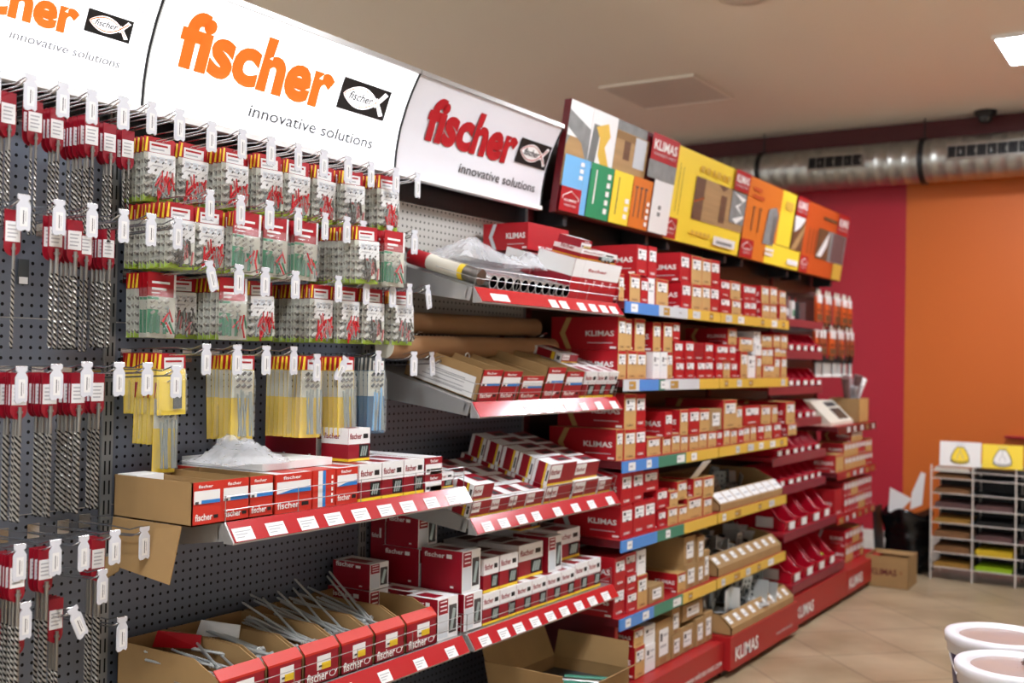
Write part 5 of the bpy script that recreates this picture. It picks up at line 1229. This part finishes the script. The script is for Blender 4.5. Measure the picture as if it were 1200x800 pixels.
for i, (x, y, z, pts, lb) in enumerate(((-1.86, 7.98, -1.02, [(-.06, 0, 0), (.0, 0, -.02), (.10, 0, .10), (-.05, 0, .17), (-.055, 0, .08)], 'torn white sheet sticking out of the refuse sack on the left'), (-1.74, 8.02, -1.0, [(-.04, 0, 0), (.04, 0, .04), (.06, 0, .26), (.03, 0, .27), (-.03, 0, .12)], 'pointed white sheet sticking up out of the refuse sack on the right'))):
    t = thing('waste_paper', lb, 'paper', (x, y, z), group=None); flap(t, pts, 'paper', 'sheet')
t = thing('roller_tube', 'pale upright tube standing between the refuse sack and the wire rack', 'tube', (-1.60, 8.35, -H)); MB().tube([(0, 0, .0), (0, 0, .64)], .016, 'cream', 12).build('tube_body', t); MB().tube([(0, 0, .64), (0, 0, .66)], .018, 'sand_mauve', 12).build('cap', t)

# wire rack with sanding sheets
RX = [-1.60, -1.335, -1.07, -.80, -.53]
t = thing('wire_rack', 'white wire rack of narrow shelves holding sanding sheets by the orange wall', 'rack', (0, 0, -H))
yf, yb = 7.82, 8.12; RT = .765
for x in RX:
    for y in (yf, yb):
        m = MB(); m.tube([(x, y, 0), (x, y, RT+.01)], .0052, 'trim_white', 8); m.build('post', t)
lev = [.085+.1*k for k in range(7)]+[.765-.03]
for k, z in enumerate(lev):
    for a, b_ in zip(RX, RX[1:]):
        m = MB(); m.tube([(a, yf-.004, z), (b_, yf-.004, z)], .0035, 'trim_white', 6); m.box((a+.004, yf, z-.004), (b_-.004, yb, z-.001), 'slate'); m.build('shelf', t)
m = MB(); m.box((RX[0], yb+.004, .04), (RX[-1], yb+.01, RT), 'black'); m.build('back_sheet', t)
rn = random.Random(3); nn = 0
for c_, (a, b_) in enumerate(zip(RX, RX[1:])):
    for k, z in enumerate(lev):
        if c_ >= 1 and rn.random() < .35: continue
        mm = ['sand_ochre', 'sand_brown', 'sand_brown', 'sand_ochre', 'sand_mauve', 'sand_brown', 'sand_brown', 'cream'][k] if c_ == 0 else rn.choice(['sand_mauve', 'black', 'sand_mauve', 'slate'])
        if (c_, k) in ((1, 0), (2, 0)): mm = 'lime'
        if (c_, k) == (1, 1): mm = 'yellow'
        nm = {'cream': 'pale',  'sand_brown': 'brown', 'sand_ochre': 'ochre', 'sand_mauve': 'mauve grey', 'black': 'black', 'slate': 'slate', 'lime': 'lime yellow', 'yellow': 'yellow'}[mm]
        t = thing('sanding_sheets', f'stack of {nm} sanding sheets, {ORD[k]} shelf from the bottom, {ORD[c_]} column of the rack', 'sanding sheets', (a+.02, yf+.006, z-H), (0, 0, 0), 'stacks of sanding sheets in the wire rack')
        m = MB(); n = rn.randint(4, 7); w = b_-a-.04
        for q in range(n):
            o_ = rn.uniform(-.006, .006); sag = .004
            V = []; zz = q*.006
            for i in range(7):
                u = i/6; V += [(w*u+o_, 0, zz+.004*math.sin(PI*u)*rn.uniform(.5, 1.2)), (w*u+o_, .26, zz+.003)]
            k2 = len(V); V += [(x_, y_, z_+.0035) for x_, y_, z_ in V]
            F = [(2*i, 2*i+2, 2*i+3, 2*i+1) for i in range(6)]+[(k2+2*i, k2+2*i+1, k2+2*i+3, k2+2*i+2) for i in range(6)]+[(2*i, k2+2*i, k2+2*i+2, 2*i+2) for i in range(6)]
            m.add(V, F, mm)
        m.build('sheet_stack', t)
def mask_sign(label, x, w, h, bg, fg, zb=.77):
    t = thing('product_sign', label, 'sign', (x, yf+.03, zb-H+.001), (math.radians(-6), 0, 0))
    MB().box((0, 0, 0), (w, .006, h), bg).build('board', t)
    c_ = w/2; pr = [(-.085, .05), (-.08, .10), (-.055, .155), (-.03, .19), (.03, .19), (.055, .155), (.08, .10), (.085, .05), (.05, .03), (0, .022), (-.05, .03)]
    k = h/.24
    m = MB(); m.add([(c_+a*k, -.0012, b_*k) for a, b_ in pr], [tuple(range(len(pr)))], fg); g = m.build('mask_drawing', t)
    m = MB(); q = [(c_+a*k, -.003, b_*k) for a, b_ in pr]; m.tube(q+[q[0]], .0024, 'ink', 4, cap=False); m.tube([(c_+a*k, -.003, b_*k) for a, b_ in ((-.085, .065), (-.04, .045), (0, .04), (.04, .045), (.085, .065))], .002, 'ink', 4)
    m.tube([(c_+a*k, -.003, b_*k) for a, b_ in ((-.03, .07), (-.02, .11), (0, .135), (.02, .11), (.03, .07))], .0018, 'grey_ink', 4); m.tube([(c_, -.003, .135*k), (c_, -.003, .18*k)], .0018, 'grey_ink', 4); m.build('outline', g)
    m = MB(); m.plate_y(-.001, c_-.03, c_+.03, h*.89, h*.91, 'grey_ink'); m.build('small_print', t)
mask_sign('white sign with a drawing of a yellow dust mask on top of the wire rack', -1.555, .262, .165+.0, 'white', 'sun_yellow')
mask_sign('yellow sign with a drawing of a white dust mask on top of the wire rack', -1.285, .25, .16, 'sun_yellow', 'white')
place_box('T', -.93, yf+.03, .77-H, .1, .09, .12, 'small yellow edged box on the wire rack at the right edge of the photo', rot=(0, 0, -PI/2))
t = thing('wall_bracket', 'small red wall bracket above the wire rack at the right edge', 'bracket', (-1.09, WY-.06, -.52+.03)); MB().box((-.16, .0, 0), (.1, .058, .012), 'wall_red_paint').build('arm', t); MB().box((-.02, .03, -.05), (.02, .058, .0), 'wall_red_paint').build('back_plate', t)

# plastic buckets at the lower right
def bucket(label, x, y, z, lid=True):
    t = thing('paint_bucket', label, 'bucket', (x, y, z), (0, 0, 0), 'white lidded buckets'); hh = .285
    MB().lathe([(.001, .001), (.128, .001), (.133, .006), (.152, .225), (.154, hh-.02)], 'navy' if lid else 'navy', 44).build('body', t)
    MB().lathe([(.155, hh-.062), (.162, hh-.06), (.163, hh-.03), (.170, hh-.028), (.1708, hh-.006), (.167, hh+.001), (.158, hh+.003), (.142, hh+.002), (.130, hh-.003), (.126, hh-.009)], 'bucket_white', 48).build('lid', t)
    MB().lathe([(.126, hh-.009), (.09, hh-.008), (.001, hh-.007)], 'lid_inner', 48).build('lid_film', t)
    a = math.radians(200); MB().tube([(.158*math.cos(a+k*.14), .158*math.sin(a+k*.14)*1.02, hh-.05-.11*math.sin(PI*k/14)) for k in range(15)], .003, 'bucket_white', 6).build('handle', t)
    return t
for i, (x, y) in enumerate(((-.565, 3.84), (-.467, 3.475))):
    bucket(f"white lidded navy bucket standing on the floor, carrying the {['farther', 'nearer'][i]} upper bucket", x, y, -H)
    bucket(f"white lidded navy bucket at the lower right, {['farther', 'nearer'][i]} of the two upper ones", x, y, -H+.2895)
t = crumple('crumpled silver foil ball on the lid of the nearer bucket', 'foil_ball', (-.405, 3.50, -.850), .09, .09, .06, 31, 'chrome', 'foil', 12, 3)

# ------------------------------------------------------------------ put every origin at the base of its thing
bpy.context.view_layer.update()
for o in list(C.objects):
    if o.parent or o.get('kind') == 'structure' or o.type not in ('EMPTY', 'MESH'): continue
    if abs(o.location.x) > 1e-6 or abs(o.location.y) > 1e-6: continue
    fam = [o]+list(o.children_recursive); fam = [q for q in fam if q.type == 'MESH']
    if not fam: continue
    pts = [q.matrix_world @ Vector(c) for q in fam for c in q.bound_box]
    new = Vector(((min(q.x for q in pts)+max(q.x for q in pts))/2, (min(q.y for q in pts)+max(q.y for q in pts))/2, min(q.z for q in pts)))
    d = new-o.location
    o.location = new
    if o.type == 'MESH': o.data.transform(Matrix.Translation(-d))
    for q in o.children: q.location = q.location-d

# ------------------------------------------------------------------ light, camera, output look
w = bpy.data.worlds.new('World'); sc.world = w; w.use_nodes = True
bg = w.node_tree.nodes['Background']; bg.inputs[0].default_value = (.92, .96, 1, 1); bg.inputs[1].default_value = 1.1
yaw, pit, rol, F_ = .570392, .016997, .019288, 1277.7
fw = Vector((-math.sin(yaw)*math.cos(pit), math.cos(yaw)*math.cos(pit), math.sin(pit)))
r = fw.cross(Vector((0, 0, 1))).normalized(); u = r.cross(fw)
r2 = r*math.cos(rol)+u*math.sin(rol); u2 = -r*math.sin(rol)+u*math.cos(rol)
cam = bpy.data.cameras.new('camera'); co = bpy.data.objects.new('camera', cam); C.objects.link(co)
M = Matrix.Identity(4)
for i in range(3): M[i][0] = r2[i]; M[i][1] = u2[i]; M[i][2] = -fw[i]
M[2][3] = H; co.matrix_world = M
cam.lens = F_/1200*36; cam.sensor_width = 36; cam.clip_start = .05
cam.dof.use_dof = True; cam.dof.focus_distance = 2.75; cam.dof.aperture_fstop = 2.8
sc.camera = co
sc.view_settings.view_transform = 'Standard'; sc.view_settings.look = 'None'; sc.view_settings.exposure = 0.24; sc.view_settings.gamma = 1; sc.view_settings.use_curve_mapping = False
